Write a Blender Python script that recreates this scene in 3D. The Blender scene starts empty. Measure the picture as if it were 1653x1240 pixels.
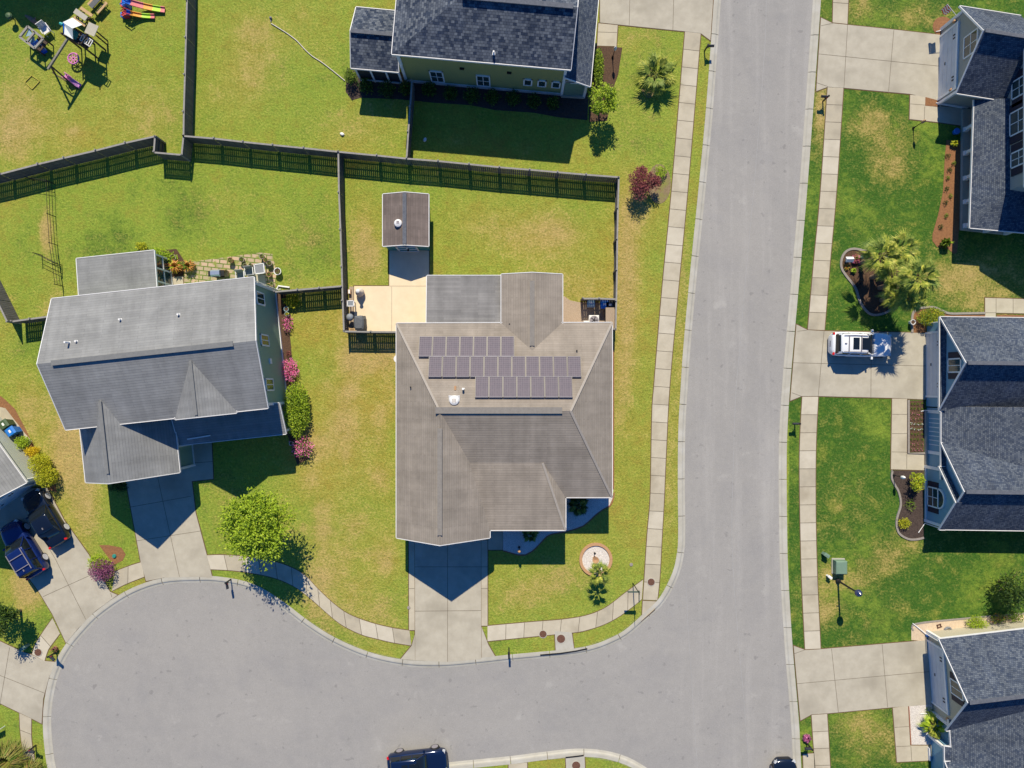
import bpy, bmesh, math, random
import numpy as np
from mathutils import Vector, Matrix
R = math.radians
random.seed(7)
S = bpy.context.scene
COL = S.collection

# ------------------------------------------------------------------ camera, sky, sun, exposure
CAM_H = 55.0
cd = bpy.data.cameras.new('camera'); cam = bpy.data.objects.new('camera', cd); COL.objects.link(cam)
cd.sensor_width = 36; cd.lens = 36 * 55 / 82.65; cd.clip_end = 2000; cd.clip_start = 0.5
cam.location = (0, 0, CAM_H); cam.rotation_euler = (0, 0, 0)
S.camera = cam
SUN_DX = 0.055                      # shadows fall down the picture (-Y) and a hair to +X, as long as things are tall
w = bpy.data.worlds.new('World'); S.world = w; w.use_nodes = True
nt = w.node_tree; bg = nt.nodes['Background']
sky = nt.nodes.new('ShaderNodeTexSky'); sky.sky_type = 'NISHITA'; sky.sun_disc = False
sky.sun_elevation = R(45); sky.sun_rotation = R(-3)
sky.air_density = 1.0; sky.dust_density = 0.2; sky.ozone_density = 3.0
tint = nt.nodes.new('ShaderNodeMix'); tint.data_type = 'RGBA'; tint.blend_type = 'MULTIPLY'; tint.inputs[0].default_value = 1; tint.inputs[7].default_value = (.36, .97, 1.72, 1)   # deep blue spring sky
nt.links.new(sky.outputs[0], tint.inputs[6]); nt.links.new(tint.outputs[2], bg.inputs[0]); bg.inputs[1].default_value = 0.055
sd = bpy.data.lights.new('sun', 'SUN'); sd.energy = 4.8; sd.angle = R(0.5); sd.color = (1.0, 0.895, 0.70)
sun = bpy.data.objects.new('sun', sd); COL.objects.link(sun)
sun.rotation_euler = Vector((-SUN_DX, 1.0, 1.0)).to_track_quat('Z', 'Y').to_euler()
S.view_settings.view_transform = 'Standard'; S.view_settings.look = 'None'
S.view_settings.exposure = 0.40; S.view_settings.gamma = 1; S.view_settings.use_curve_mapping = False

# ------------------------------------------------------------------ helpers. Plan units: 20 units = 1 m, x east, y towards the viewer's bottom
NX, NY = 826.5, 620.0
def V(x, y, h=0): return ((x - NX) / 20.0, (NY - y) / 20.0, h / 20.0)
def im(px, py, h):                  # plan position of a thing of known height
    u = 1 - h / 1100.0
    return (NX + (px - NX) * u, NY + (py - NY) * u)
OFF = {}
def link(o, parent=None):
    COL.objects.link(o)
    if parent: o.parent = parent
    return o
def tag(o, label=None, cat=None, group=None, kind=None):
    if label: o['label'] = label
    if cat: o['category'] = cat
    if group: o['group'] = group
    if kind: o['kind'] = kind
    return o
def root(name, loc, label=None, cat=None, group=None, rz=0):
    o = bpy.data.objects.new(name, None); COL.objects.link(o); o.location = loc; o.rotation_euler = (0, 0, rz)
    o.empty_display_size = 0.2
    OFF[o.name] = Vector(loc); tag(o, label, cat, group); return o
class MB:
    def __init__(s): s.v = []; s.f = []; s.m = []; s.uv = {}
    def add(s, vs, fs, m=0):
        b = len(s.v); s.v += [tuple(p) for p in vs]
        for f in fs: s.f.append(tuple(b + i for i in f)); s.m.append(m)
        return s
    def poly(s, pts, m=0): return s.add(pts, [tuple(range(len(pts)))], m)
    def box(s, c, d, rz=0, m=0, tilt=None):          # centre, full sizes (metres)
        x, y, z = d[0]/2, d[1]/2, d[2]/2
        vs = [Vector((i*x, j*y, k*z)) for k in (-1, 1) for j in (-1, 1) for i in (-1, 1)]
        M = Matrix.Rotation(rz, 3, 'Z')
        if tilt: M = M @ Matrix.Rotation(tilt[0], 3, tilt[1])
        vs = [M @ p + Vector(c) for p in vs]
        return s.add(vs, [(0,2,3,1),(4,5,7,6),(0,1,5,4),(2,6,7,3),(0,4,6,2),(1,3,7,5)], m)
    def bar(s, a, b, w, h=None, m=0):                # box between two points
        a = Vector(a); b = Vector(b); h = h or w; d = b - a
        if d.length < 1e-5: return s
        d.normalize(); up = Vector((0,0,1)) if abs(d.z) < .95 else Vector((0,1,0))
        x = d.cross(up).normalized(); y = x.cross(d).normalized()
        vs = [p + x*i*w/2 + y*j*h/2 for p in (a, b) for j in (-1, 1) for i in (-1, 1)]
        return s.add(vs, [(0,1,3,2),(4,6,7,5),(0,4,5,1),(2,3,7,6),(0,2,6,4),(1,5,7,3)], m)
    def tube(s, pts, r, n=8, m=0, cap=True):
        pts = [Vector(p) for p in pts]; rs = r if isinstance(r, (list, tuple)) else [r]*len(pts)
        vs = []; fs = []
        for i, p in enumerate(pts):
            d = (pts[min(i+1, len(pts)-1)] - pts[max(i-1, 0)])
            d = d.normalized() if d.length > 1e-6 else Vector((0,0,1))
            up = Vector((0,0,1)) if abs(d.z) < .9 else Vector((0,1,0))
            x = d.cross(up).normalized(); y = x.cross(d).normalized()
            for k in range(n):
                t = 2*math.pi*k/n; vs.append(p + (x*math.cos(t) + y*math.sin(t))*rs[i])
        for i in range(len(pts)-1):
            for k in range(n):
                k2 = (k+1) % n; fs.append((i*n+k, i*n+k2, (i+1)*n+k2, (i+1)*n+k))
        if cap: fs.append(tuple(range(n))[::-1]); fs.append(tuple((len(pts)-1)*n+k for k in range(n)))
        return s.add(vs, fs, m)
    def lathe(s, c, prof, n=20, m=0, sx=1, sy=1):    # prof: (radius, z)
        vs = []; fs = []
        for r, z in prof:
            for k in range(n):
                t = 2*math.pi*k/n; vs.append((c[0]+r*sx*math.cos(t), c[1]+r*sy*math.sin(t), c[2]+z))
        for i in range(len(prof)-1):
            for k in range(n):
                k2 = (k+1) % n; fs.append((i*n+k, i*n+k2, (i+1)*n+k2, (i+1)*n+k))
        fs.append(tuple(range(n))[::-1]); fs.append(tuple((len(prof)-1)*n+k for k in range(n)))
        return s.add(vs, fs, m)
    def prism(s, pts, z0, z1, m=0, side=None):       # pts in metres [(x,y)]
        n = len(pts); side = m if side is None else side
        vs = [(x, y, z0) for x, y in pts] + [(x, y, z1) for x, y in pts]
        s.add(vs, [tuple(range(n, 2*n))], m)
        s.add(vs, [tuple(range(n))[::-1]] + [(i, (i+1) % n, n+(i+1) % n, n+i) for i in range(n)], side)
        return s
    def build(s, name, mats, parent=None, world=True, smooth=False):
        off = OFF.get(parent.name, Vector()) if (parent and world) else Vector()
        me = bpy.data.meshes.new(name)
        me.from_pydata([(a-off.x, b-off.y, c-off.z) for a, b, c in s.v], [], s.f)
        if not isinstance(mats, (list, tuple)): mats = [mats]
        for q in mats: me.materials.append(q)
        if len(mats) > 1: me.polygons.foreach_set('material_index', s.m)
        if smooth: me.polygons.foreach_set('use_smooth', [True]*len(me.polygons))
        if s.uv:
            uvl = me.uv_layers.new(name='UVMap')
            for fi, uvs in s.uv.items():
                for li, uv in zip(me.polygons[fi].loop_indices, uvs): uvl.data[li].uv = uv
        me.update()
        o = bpy.data.objects.new(name, me); link(o, parent); OFF[o.name] = off if world else Vector()
        return o
def part(parent, name, mb, mats, label=None, smooth=False, world=True):
    o = mb.build(name, mats, parent, world, smooth)
    if label: o['label'] = label
    return o
def copy_tree(o, parent=None):
    c = o.copy(); COL.objects.link(c)
    if parent: c.parent = parent
    for ch in [q for q in o.children]: copy_tree(ch, c)
    return c
def fixn(o):
    bm = bmesh.new(); bm.from_mesh(o.data); bmesh.ops.recalc_face_normals(bm, faces=bm.faces); bm.to_mesh(o.data); bm.free(); return o

# ------------------------------------------------------------------ materials
def newmat(name):
    m = bpy.data.materials.new(name); m.use_nodes = True
    return m, m.node_tree, m.node_tree.nodes, m.node_tree.links, m.node_tree.nodes['Principled BSDF']
def nm(name, c1, c2=None, scale=4.0, rough=.8, bump=0.0, detail=6, spec=.3, bscale=None, metal=0, stretch=None, c3=None, s3=.3):
    m, t, N, L, b = newmat(name)
    b.inputs['Roughness'].default_value = rough; b.inputs['Specular IOR Level'].default_value = spec
    b.inputs['Metallic'].default_value = metal
    c2 = c2 or tuple(x*.8 for x in c1)
    tc = N.new('ShaderNodeTexCoord'); src = tc.outputs['Object']
    if stretch:
        mp = N.new('ShaderNodeMapping'); mp.inputs['Scale'].default_value = stretch; L.new(src, mp.inputs[0]); src = mp.outputs[0]
    n = N.new('ShaderNodeTexNoise'); n.inputs['Scale'].default_value = scale; n.inputs['Detail'].default_value = detail; n.inputs['Roughness'].default_value = .65
    L.new(src, n.inputs[0])
    mr = N.new('ShaderNodeMapRange'); mr.inputs[1].default_value = .3; mr.inputs[2].default_value = .7; L.new(n.outputs[0], mr.inputs[0])
    mx = N.new('ShaderNodeMix'); mx.data_type = 'RGBA'; mx.inputs[6].default_value = (*c1, 1); mx.inputs[7].default_value = (*c2, 1)
    L.new(mr.outputs[0], mx.inputs[0]); out = mx.outputs[2]
    if c3:
        n3 = N.new('ShaderNodeTexNoise'); n3.inputs['Scale'].default_value = s3; n3.inputs['Detail'].default_value = 4; L.new(src, n3.inputs[0])
        m3 = N.new('ShaderNodeMapRange'); m3.inputs[1].default_value = .5; m3.inputs[2].default_value = .72; L.new(n3.outputs[0], m3.inputs[0])
        x3 = N.new('ShaderNodeMix'); x3.data_type = 'RGBA'; x3.inputs[7].default_value = (*c3, 1); L.new(out, x3.inputs[6]); L.new(m3.outputs[0], x3.inputs[0]); out = x3.outputs[2]
    L.new(out, b.inputs['Base Color'])
    if bump:
        bn = N.new('ShaderNodeTexNoise'); bn.inputs['Scale'].default_value = bscale or scale*4; bn.inputs['Detail'].default_value = 5; L.new(src, bn.inputs[0])
        bp = N.new('ShaderNodeBump'); bp.inputs['Strength'].default_value = bump; bp.inputs['Distance'].default_value = .03
        L.new(bn.outputs[0], bp.inputs['Height']); L.new(bp.outputs[0], b.inputs['Normal'])
    return m
def paint(name, c, rough=.25, coat=.6, metal=.0):
    m, t, N, L, b = newmat(name)
    b.inputs['Base Color'].default_value = (*c, 1); b.inputs['Roughness'].default_value = rough; b.inputs['Metallic'].default_value = metal
    b.inputs['Coat Weight'].default_value = coat; b.inputs['Coat Roughness'].default_value = .06
    n = N.new('ShaderNodeTexNoise'); n.inputs['Scale'].default_value = 3; 
    mr = N.new('ShaderNodeMapRange'); mr.inputs[3].default_value = rough*.7; mr.inputs[4].default_value = rough*1.5
    L.new(n.outputs[0], mr.inputs[0]); L.new(mr.outputs[0], b.inputs['Roughness'])
    return m
def glassy(name, c, rough=.06):
    m, t, N, L, b = newmat(name); b.inputs['Base Color'].default_value = (*c, 1); b.inputs['Roughness'].default_value = rough
    b.inputs['Specular IOR Level'].default_value = .8; return m
def leafmat(name, c1, c2, c3=None):
    m, t, N, L, b = newmat(name)
    tc = N.new('ShaderNodeTexCoord')
    n = N.new('ShaderNodeTexNoise'); n.inputs['Scale'].default_value = 5; n.inputs['Detail'].default_value = 4; L.new(tc.outputs['Object'], n.inputs[0])
    cr = N.new('ShaderNodeValToRGB'); cr.color_ramp.elements[0].position = .34; cr.color_ramp.elements[0].color = (*c1, 1)
    cr.color_ramp.elements[1].position = .66; cr.color_ramp.elements[1].color = (*c2, 1)
    if c3: e = cr.color_ramp.elements.new(.52); e.color = (*c3, 1)
    L.new(n.outputs[0], cr.inputs[0]); L.new(cr.outputs[0], b.inputs['Base Color'])
    b.inputs['Roughness'].default_value = .55; b.inputs['Specular IOR Level'].default_value = .25
    tr = N.new('ShaderNodeBsdfTranslucent'); L.new(cr.outputs[0], tr.inputs[0])
    ms = N.new('ShaderNodeMixShader'); ms.inputs[0].default_value = .3
    L.new(b.outputs[0], ms.inputs[1]); L.new(tr.outputs[0], ms.inputs[2]); L.new(ms.outputs[0], N['Material Output'].inputs[0])
    return m
def shingle(name, c1, c2, butt_shade, row=.19, width=.32, bias=0.0, bump=.5, stain=None):
    m, t, N, L, b = newmat(name); b.inputs['Roughness'].default_value = .92; b.inputs['Specular IOR Level'].default_value = .15
    uv = N.new('ShaderNodeUVMap'); uv.uv_map = 'UVMap'
    br = N.new('ShaderNodeTexBrick'); br.offset = .5; br.inputs['Scale'].default_value = 1
    br.inputs['Brick Width'].default_value = width; br.inputs['Row Height'].default_value = row
    br.inputs['Mortar Size'].default_value = .009; br.inputs['Mortar Smooth'].default_value = .3; br.inputs['Bias'].default_value = bias
    br.inputs['Color1'].default_value = (*c1, 1); br.inputs['Color2'].default_value = (*c2, 1); br.inputs['Mortar'].default_value = (*butt_shade, 1)  # dark line colour paints in the shadow at the shingle butts
    L.new(uv.outputs[0], br.inputs[0])
    tc = N.new('ShaderNodeTexCoord')
    n = N.new('ShaderNodeTexNoise'); n.inputs['Scale'].default_value = .5; n.inputs['Detail'].default_value = 8; n.inputs['Roughness'].default_value = .7; L.new(tc.outputs['Object'], n.inputs[0])
    mr = N.new('ShaderNodeMapRange'); mr.inputs[1].default_value = .3; mr.inputs[2].default_value = .7; mr.inputs[3].default_value = .8; mr.inputs[4].default_value = 1.18; L.new(n.outputs[0], mr.inputs[0])
    # weather streaks running down the slope
    mp = N.new('ShaderNodeMapping'); mp.inputs['Scale'].default_value = (1.3, .12, 1); L.new(uv.outputs[0], mp.inputs[0])
    n2 = N.new('ShaderNodeTexNoise'); n2.inputs['Scale'].default_value = 1.2; n2.inputs['Detail'].default_value = 5; L.new(mp.outputs[0], n2.inputs[0])
    mr2 = N.new('ShaderNodeMapRange'); mr2.inputs[1].default_value = .3; mr2.inputs[2].default_value = .75; mr2.inputs[3].default_value = 1.08; mr2.inputs[4].default_value = .86; L.new(n2.outputs[0], mr2.inputs[0])
    mm = N.new('ShaderNodeMath'); mm.operation = 'MULTIPLY'; L.new(mr.outputs[0], mm.inputs[0]); L.new(mr2.outputs[0], mm.inputs[1])
    vm = N.new('ShaderNodeVectorMath'); vm.operation = 'SCALE'; L.new(br.outputs[0], vm.inputs[0]); L.new(mm.outputs[0], vm.inputs['Scale'])
    L.new(vm.outputs[0], b.inputs['Base Color'])
    sx = N.new('ShaderNodeSeparateXYZ'); L.new(uv.outputs[0], sx.inputs[0])
    dv = N.new('ShaderNodeMath'); dv.operation = 'DIVIDE'; dv.inputs[1].default_value = row; L.new(sx.outputs[1], dv.inputs[0])
    fr = N.new('ShaderNodeMath'); fr.operation = 'FRACT'; L.new(dv.outputs[0], fr.inputs[0])
    sb = N.new('ShaderNodeMath'); sb.operation = 'SUBTRACT'; sb.inputs[0].default_value = 1; L.new(fr.outputs[0], sb.inputs[1])
    bp = N.new('ShaderNodeBump'); bp.inputs['Strength'].default_value = bump; bp.inputs['Distance'].default_value = .016
    L.new(sb.outputs[0], bp.inputs['Height']); L.new(bp.outputs[0], b.inputs['Normal'])
    return m
def siding(name, c, pitch=.16, vert=False):
    m, t, N, L, b = newmat(name); b.inputs['Roughness'].default_value = .6
    tc = N.new('ShaderNodeTexCoord'); sx = N.new('ShaderNodeSeparateXYZ'); L.new(tc.outputs['Object'], sx.inputs[0])
    dv = N.new('ShaderNodeMath'); dv.operation = 'DIVIDE'; dv.inputs[1].default_value = pitch; L.new(sx.outputs[2], dv.inputs[0])
    fr = N.new('ShaderNodeMath'); fr.operation = 'FRACT'; L.new(dv.outputs[0], fr.inputs[0])
    sb = N.new('ShaderNodeMath'); sb.operation = 'SUBTRACT'; sb.inputs[0].default_value = 1; L.new(fr.outputs[0], sb.inputs[1])
    bp = N.new('ShaderNodeBump'); bp.inputs['Strength'].default_value = .6; bp.inputs['Distance'].default_value = .02
    L.new(sb.outputs[0], bp.inputs['Height']); L.new(bp.outputs[0], b.inputs['Normal'])
    n = N.new('ShaderNodeTexNoise'); n.inputs['Scale'].default_value = 1.5; n.inputs['Detail'].default_value = 6; L.new(tc.outputs['Object'], n.inputs[0])
    mx = N.new('ShaderNodeMix'); mx.data_type = 'RGBA'; mx.inputs[6].default_value = (*[x*.88 for x in c], 1); mx.inputs[7].default_value = (*c, 1)
    L.new(n.outputs[0], mx.inputs[0]); L.new(mx.outputs[2], b.inputs['Base Color'])
    return m
M = {}
M['white'] = nm('white_trim', (.78,.78,.76), (.70,.70,.69), 3, .5)
M['gutter'] = nm('gutter_white', (.72,.72,.72), (.62,.62,.62), 4, .45)
M['black'] = nm('black_metal', (.012,.012,.014), (.02,.02,.022), 6, .5)
M['joint'] = nm('joint', (.19,.165,.125), (.13,.11,.085), 3, .9)
M['dirt'] = nm('dirt_edge', (.16,.095,.05), (.10,.07,.03), 6, .95)
M['walk'] = nm('walk_concrete', (.48,.435,.34), (.41,.37,.285), 1.4, .9, .25, bscale=30, c3=(.34,.30,.225), s3=.5)
M['walk2'] = nm('walk_concrete_dark', (.43,.385,.295), (.37,.335,.26), 1.4, .9, .25, bscale=30, c3=(.30,.27,.21), s3=.6)
M['walk3'] = nm('walk_concrete_pale', (.52,.48,.39), (.46,.42,.335), 1.4, .9, .25, bscale=30, c3=(.38,.345,.27), s3=.5)
M['drive'] = nm('drive_concrete', (.44,.41,.335), (.365,.335,.27), 1.3, .9, .25, bscale=30, c3=(.305,.28,.225), s3=.35)
M['patio'] = nm('patio_concrete', (.74,.62,.44), (.66,.54,.37), 1.1, .9, .2, bscale=30)
M['kerb'] = nm('kerb_concrete', (.43,.415,.36), (.36,.345,.295), 1.2, .9, .3, bscale=25, c3=(.45,.44,.40), s3=.7)
M['roofA'] = shingle('shingle_taupe', (.285,.25,.212), (.258,.226,.19), (.19,.165,.14), width=2.6, row=.19, bias=-.1, bump=.45)
M['roofA2'] = shingle('shingle_grey', (.235,.23,.225), (.19,.187,.185), (.165,.162,.16), width=2.6, bump=.25)
M['roofB'] = shingle('shingle_pale_grey', (.24,.245,.245), (.215,.22,.222), (.15,.153,.16), width=2.6, row=.2, bump=.5)
M['roofC'] = shingle('shingle_slate', (.14,.16,.19), (.025,.038,.07), (.012,.018,.03), row=.19, width=.24, bump=.9)
M['roofD'] = shingle('shingle_blue_grey', (.115,.135,.165), (.04,.055,.09), (.02,.027,.042), row=.13, width=.16, bump=.8)
M['roofShed'] = shingle('shingle_shed', (.19,.155,.14), (.145,.12,.11), (.11,.09,.085), width=1.2, bump=.3)
M['cap'] = nm('ridge_cap', (.235,.22,.20), (.19,.175,.16), 5, .9, .3)
M['capgrey'] = nm('ridge_cap_grey', (.19,.195,.195), (.15,.155,.158), 5, .9, .3)
M['rimw'] = nm('alloy_rim', (.62,.63,.66), (.5,.5,.53), 8, .4)
M['capblue'] = nm('ridge_cap_blue', (.13,.14,.165), (.08,.09,.11), 5, .9, .3)
M['wallA'] = nm('brick_wall', (.36,.27,.21), (.28,.20,.15), 6, .85, .3)
M['wallB'] = siding('siding_green', (.24,.37,.27))
M['wallC'] = siding('siding_olive', (.30,.31,.12))
M['wallD'] = siding('siding_grey', (.34,.34,.30))
M['wallE'] = siding('siding_blue_grey', (.17,.34,.44))
M['wallF'] = siding('siding_beige', (.44,.41,.31))
M['wallG'] = siding('siding_pale', (.42,.45,.40))
M['door'] = nm('garage_door', (.60,.62,.64), (.52,.54,.56), 2, .5)
M['glass'] = glassy('window_glass', (.02,.05,.055))
M['shutter'] = nm('shutter_navy', (.012,.014,.03), (.02,.02,.04), 5, .6)
M['wood'] = nm('fence_wood', (.155,.15,.145), (.09,.085,.08), 4, .9, .4, stretch=(1,1,.2))
M['woodtop'] = nm('fence_rail', (.30,.29,.27), (.22,.21,.195), 5, .9, .3)
M['woodtan'] = nm('tan_wood', (.52,.36,.19), (.40,.27,.14), 4, .8)
M['mulch'] = nm('mulch_brown', (.13,.075,.045), (.05,.03,.02), 9, .95, .8, bscale=40)
M['mulchred'] = nm('mulch_red', (.30,.145,.065), (.18,.085,.04), 7, .95, .8, bscale=40)
M['mulchdark'] = nm('mulch_dark', (.09,.065,.055), (.03,.022,.02), 9, .95, .8, bscale=40)
M['gravelw'] = nm('gravel_white', (.80,.76,.72), (.40,.36,.33), 16, .9, .8, bscale=60)
M['gravelt'] = nm('gravel_tan', (.48,.38,.28), (.30,.23,.17), 16, .95, .6, bscale=50)
M['soil'] = nm('bare_soil', (.27,.20,.12), (.17,.13,.07), 7, .95, .6, c3=(.20,.21,.05), s3=1.2)
M['sand'] = nm('sand_bed', (.62,.50,.36), (.48,.37,.26), 6, .95, .4, bscale=40)
M['edging'] = nm('edging_block', (.30,.27,.24), (.22,.20,.18), 8, .9, .4)
M['brickedge'] = nm('edging_brick', (.34,.14,.08), (.24,.10,.06), 10, .9, .4)
M['terra'] = nm('terracotta_ring', (.48,.28,.15), (.38,.22,.12), 8, .9, .4)
M['iron'] = nm('rusty_iron', (.16,.075,.05), (.10,.05,.035), 12, .8, .6)
M['utilgreen'] = nm('utility_green', (.17,.26,.19), (.14,.22,.16), 5, .5)
M['solar'] = None

# ------------------------------------------------------------------ ground
def cat(pts, n=6, closed=False):     # Catmull-Rom through plan points
    P = [Vector((p[0], p[1])) for p in pts]; out = []; N_ = len(P)
    rng = range(N_) if closed else range(N_-1)
    for i in rng:
        if closed: a, b, c, d = P[(i-1) % N_], P[i], P[(i+1) % N_], P[(i+2) % N_]
        else: a, b, c, d = P[max(i-1, 0)], P[i], P[i+1], P[min(i+2, N_-1)]
        for k in range(n):
            t = k/n
            q = .5*((2*b) + (c-a)*t + (2*a-5*b+4*c-d)*t*t + (3*b-a-3*c+d)*t**3)
            out.append((q.x, q.y))
    if not closed: out.append(tuple(P[-1]))
    return out
def offset(poly, d):                 # grow a closed plan polygon
    n = len(poly); A = sum(poly[i][0]*poly[(i+1) % n][1] - poly[(i+1) % n][0]*poly[i][1] for i in range(n)); s = 1 if A > 0 else -1
    out = []
    for i in range(n):
        p0 = Vector(poly[i-1]); p1 = Vector(poly[i]); p2 = Vector(poly[(i+1) % n])
        e1 = (p1-p0); e2 = (p2-p1)
        if e1.length < 1e-6 or e2.length < 1e-6: out.append(tuple(p1)); continue
        e1.normalize(); e2.normalize()
        n1 = Vector((e1.y, -e1.x))*s; n2 = Vector((e2.y, -e2.x))*s
        b = n1+n2; b = b/max(b.length_squared, .3)*2 if b.length > 1e-6 else n1
        q = p1 + b*d*.5*1.0 if False else p1 + (n1+n2)/max(1+n1.dot(n2), .35)*d
        out.append((q.x, q.y))
    return out
def inside(X, Y, poly):
    r = np.zeros(X.shape, bool); n = len(poly); j = n-1
    for i in range(n):
        xi, yi = poly[i]; xj, yj = poly[j]
        c = ((yi > Y) != (yj > Y))
        with np.errstate(divide='ignore', invalid='ignore'):
            xs = (xj-xi)*(Y-yi)/((yj-yi) if yj != yi else 1e-9)+xi
        r ^= (c & (X < xs)); j = i
    return r
FW = [(1278,-1500),(1187,-300),(1164.3,0),(1159,76),(1150.3,190.5),(1139,310),(1124.9,450),(1114.7,564),(1111,620),(1107,688.6),(1106,772),(1106.6,861),(1104.6,894),(1096,930),(1074,972),(1048.7,997.3),(1015.6,1026.5),(987.7,1041.8),(957,1053),(921.6,1059.6),(865.7,1064.7),(820,1069),(773,1074),(712.3,1079),(651.4,1076.5),(593,1064),(537,1040.5),(493.8,1013.8),(460.8,988.4),(435.4,970.6),(412,957),(388,948.5),(355.7,943),(324,941.4),(264,945),(212,963),(165,994),(137,1021.5),(111.8,1053),(94,1089),(84.5,1128),(81.5,1165),(84,1205),(92,1250),(120,1320),(190,1385),(320,1420),(430,1400),(520,1340),(600,1270),(660,1243),(722.5,1232),(775,1226.5),(829,1221),(878.4,1214.6),(930,1209.5),(972.4,1212),(1010.6,1222),(1043.6,1240),(1075,1265),(1095,1300),(1108,1360),(1130,1600),(1200,2600)]
FE = [(1421,-1500),(1333,-300),(1313,0),(1302,155),(1290.5,310),(1277,465),(1263.5,620),(1258,722),(1258.4,848.7),(1260.4,930),(1267.3,1044),(1277.5,1166),(1281.3,1240),(1300,1600),(1380,2600)]
FWs = cat(FW, 8); FEs = cat(FE, 10)
def offline(pts, d):                 # open polyline moved sideways (left of travel positive)
    out = []
    for i, p in enumerate(pts):
        a = Vector(pts[max(i-1, 0)]); b = Vector(pts[min(i+1, len(pts)-1)]); t = (b-a)
        t = t.normalized() if t.length > 0 else Vector((1, 0))
        out.append((p[0] + t.y*d, p[1] - t.x*d))
    return out
# west line runs down the picture (lawn is on the viewer's left = +x*?): lawn side of the west kerb is to the right of travel in plan coords
BW = offline(FWs, -12.0); BE = offline(FEs, 12.0)
hole = offline(FWs, -9.5) + offline(FEs, 9.5)[::-1]
def axis(a, b, step, far):
    core = list(np.arange(a, b+.01, step)); lo = []; hi = []; q = step; p = a
    while p > -far: q *= 1.35; p -= q; lo.append(p)
    q = step; p = b
    while p < far: q *= 1.35; p += q; hi.append(p)
    return np.array(lo[::-1] + core + hi)
gx = axis(-60, 1715, 5, 9000); gy = axis(-60, 1300, 5, 9000)
GX, GY = np.meshgrid(gx, gy)
DRY = [(585,1000,60,80,.45),(560,700,50,90,.55),(520,900,50,70,.5),(600,830,35,50,.35),(520,990,50,50,.35),(120,690,28,90,1.0),(100,740,28,60,1.0),(45,665,30,60,.9),(140,820,28,70,1.0),(30,150,50,60,.45),(60,200,80,50,.45),(240,190,60,60,.6),(20,215,40,50,.6),(410,90,50,70,.45),(470,60,80,50,.3),(400,130,40,50,.35),(860,385,80,35,.65),(780,360,60,30,.45),(900,370,40,30,.7),(880,450,60,40,.5),(950,470,50,50,.6),(585,380,25,60,.8),(600,420,25,40,.7),(1010,380,22,90,.85),(1015,500,20,110,.8),(1000,620,20,120,.7),(1035,330,25,40,.8),(1100,500,14,220,.7),(1080,760,14,160,.55),(900,840,50,60,.0),(920,920,60,40,.45),(830,960,50,40,.5),(890,945,40,30,.5),(1420,215,45,30,.55),(1440,262,35,35,.6),(1400,195,30,18,.45),(1475,25,45,25,.6),(1385,15,30,30,.6),(1600,440,90,40,.6),(1530,455,60,25,.7),(1590,490,60,20,.6),(1330,985,30,25,.9),(1375,935,45,25,.7),(1430,905,35,18,.4),(1340,930,25,25,.6),(1410,1190,50,40,.6),(1380,1165,40,25,.5),(1360,820,60,60,.25),(1460,880,40,20,.6),(40,935,30,35,1.0),(45,965,25,30,.9),(1330,160,14,50,.8),(1322,200,10,60,.6),(540,210,60,40,.35),(600,200,60,40,.35),(1030,170,50,100,.25),(1010,60,60,30,.45),(90,480,14,60,.4),(360,330,60,30,.35),(500,370,40,40,.3),(950,860,30,30,.2),(480,480,40,40,.5),(600,560,40,60,.4),(75,375,11,34,1.6),(10,520,25,60,.3),(620,1000,40,40,.3),(430,1000,60,30,.0),(480,750,40,60,.35),(365,800,30,40,.45)]
dry = np.full(GX.shape, .12)
rgd = random.Random(21)
for _ in range(230):
    x_ = rgd.uniform(-10, 1080) if rgd.random() < .8 else rgd.uniform(1300, 1640); s_ = rgd.uniform(5, 24)
    if rgd.random() < .25: continue
    DRY.append((x_, rgd.uniform(0, 1060), s_*rgd.uniform(.6,1.5), s_, rgd.uniform(.12,.42)))
for _ in range(70):
    s_ = rgd.uniform(10, 30); DRY.append((rgd.uniform(490, 640), rgd.uniform(480, 1010), s_*.8, s_, rgd.uniform(.15,.45)))
for cx, cy, rx, ry, a in DRY: dry += a*np.exp(-((GX-cx)/rx)**2-((GY-cy)/ry)**2)
lush = np.full(GX.shape, .46)
lush += np.where(GX > 1270, .55, 0)
lush += .35*np.exp(-((GX-300)/230.)**4-((GY-370)/110.)**4)
lush -= .30*np.exp(-((GX-560)/80.)**4-((GY-640)/160.)**4)
lush += .2*np.exp(-((GX-370)/90.)**2-((GY-850)/90.)**2)
lush += .15*np.exp(-((GX-880)/90.)**2-((GY-940)/70.)**2)
lush += .2*np.exp(-((GX-1050)/50.)**2-((GY-120)/110.)**2)
lush += .22*np.exp(-((GX-560)/120.)**2-((GY-1010)/60.)**2)
lush -= .18*np.exp(-((GX-1010)/70.)**4-((GY-600)/350.)**4)
lush += .22*np.exp(-((GX-500)/70.)**4-((GY-150)/90.)**4)
lush += .35*np.exp(-((GX-195)/40.)**2-((GY-860)/60.)**2)
lush += .2*np.exp(-((GX-120)/60.)**2-((GY-600)/80.)**2)
lush += .4*np.exp(-((GX-60)/40.)**2-((GY-1000)/50.)**2)
lush += .45*np.exp(-((GX-30)/40.)**2-((GY-1190)/60.)**2)
for _ in range(150):
    s_ = rgd.uniform(8, 40); lush += rgd.uniform(-.22, .26)*np.exp(-((GX-rgd.uniform(-10, 1150))/(s_*rgd.uniform(.7,1.6)))**2-((GY-rgd.uniform(0, 1080))/s_)**2)
lush = np.where(GX < 1200, np.minimum(lush, .58 + .35*(lush-.58)), lush)
cxm = (GX[:-1,:-1]+GX[1:,1:])/2; cym = (GY[:-1,:-1]+GY[1:,1:])/2
keep = ~inside(cxm, cym, hole)
ny, nx = GX.shape
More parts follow.
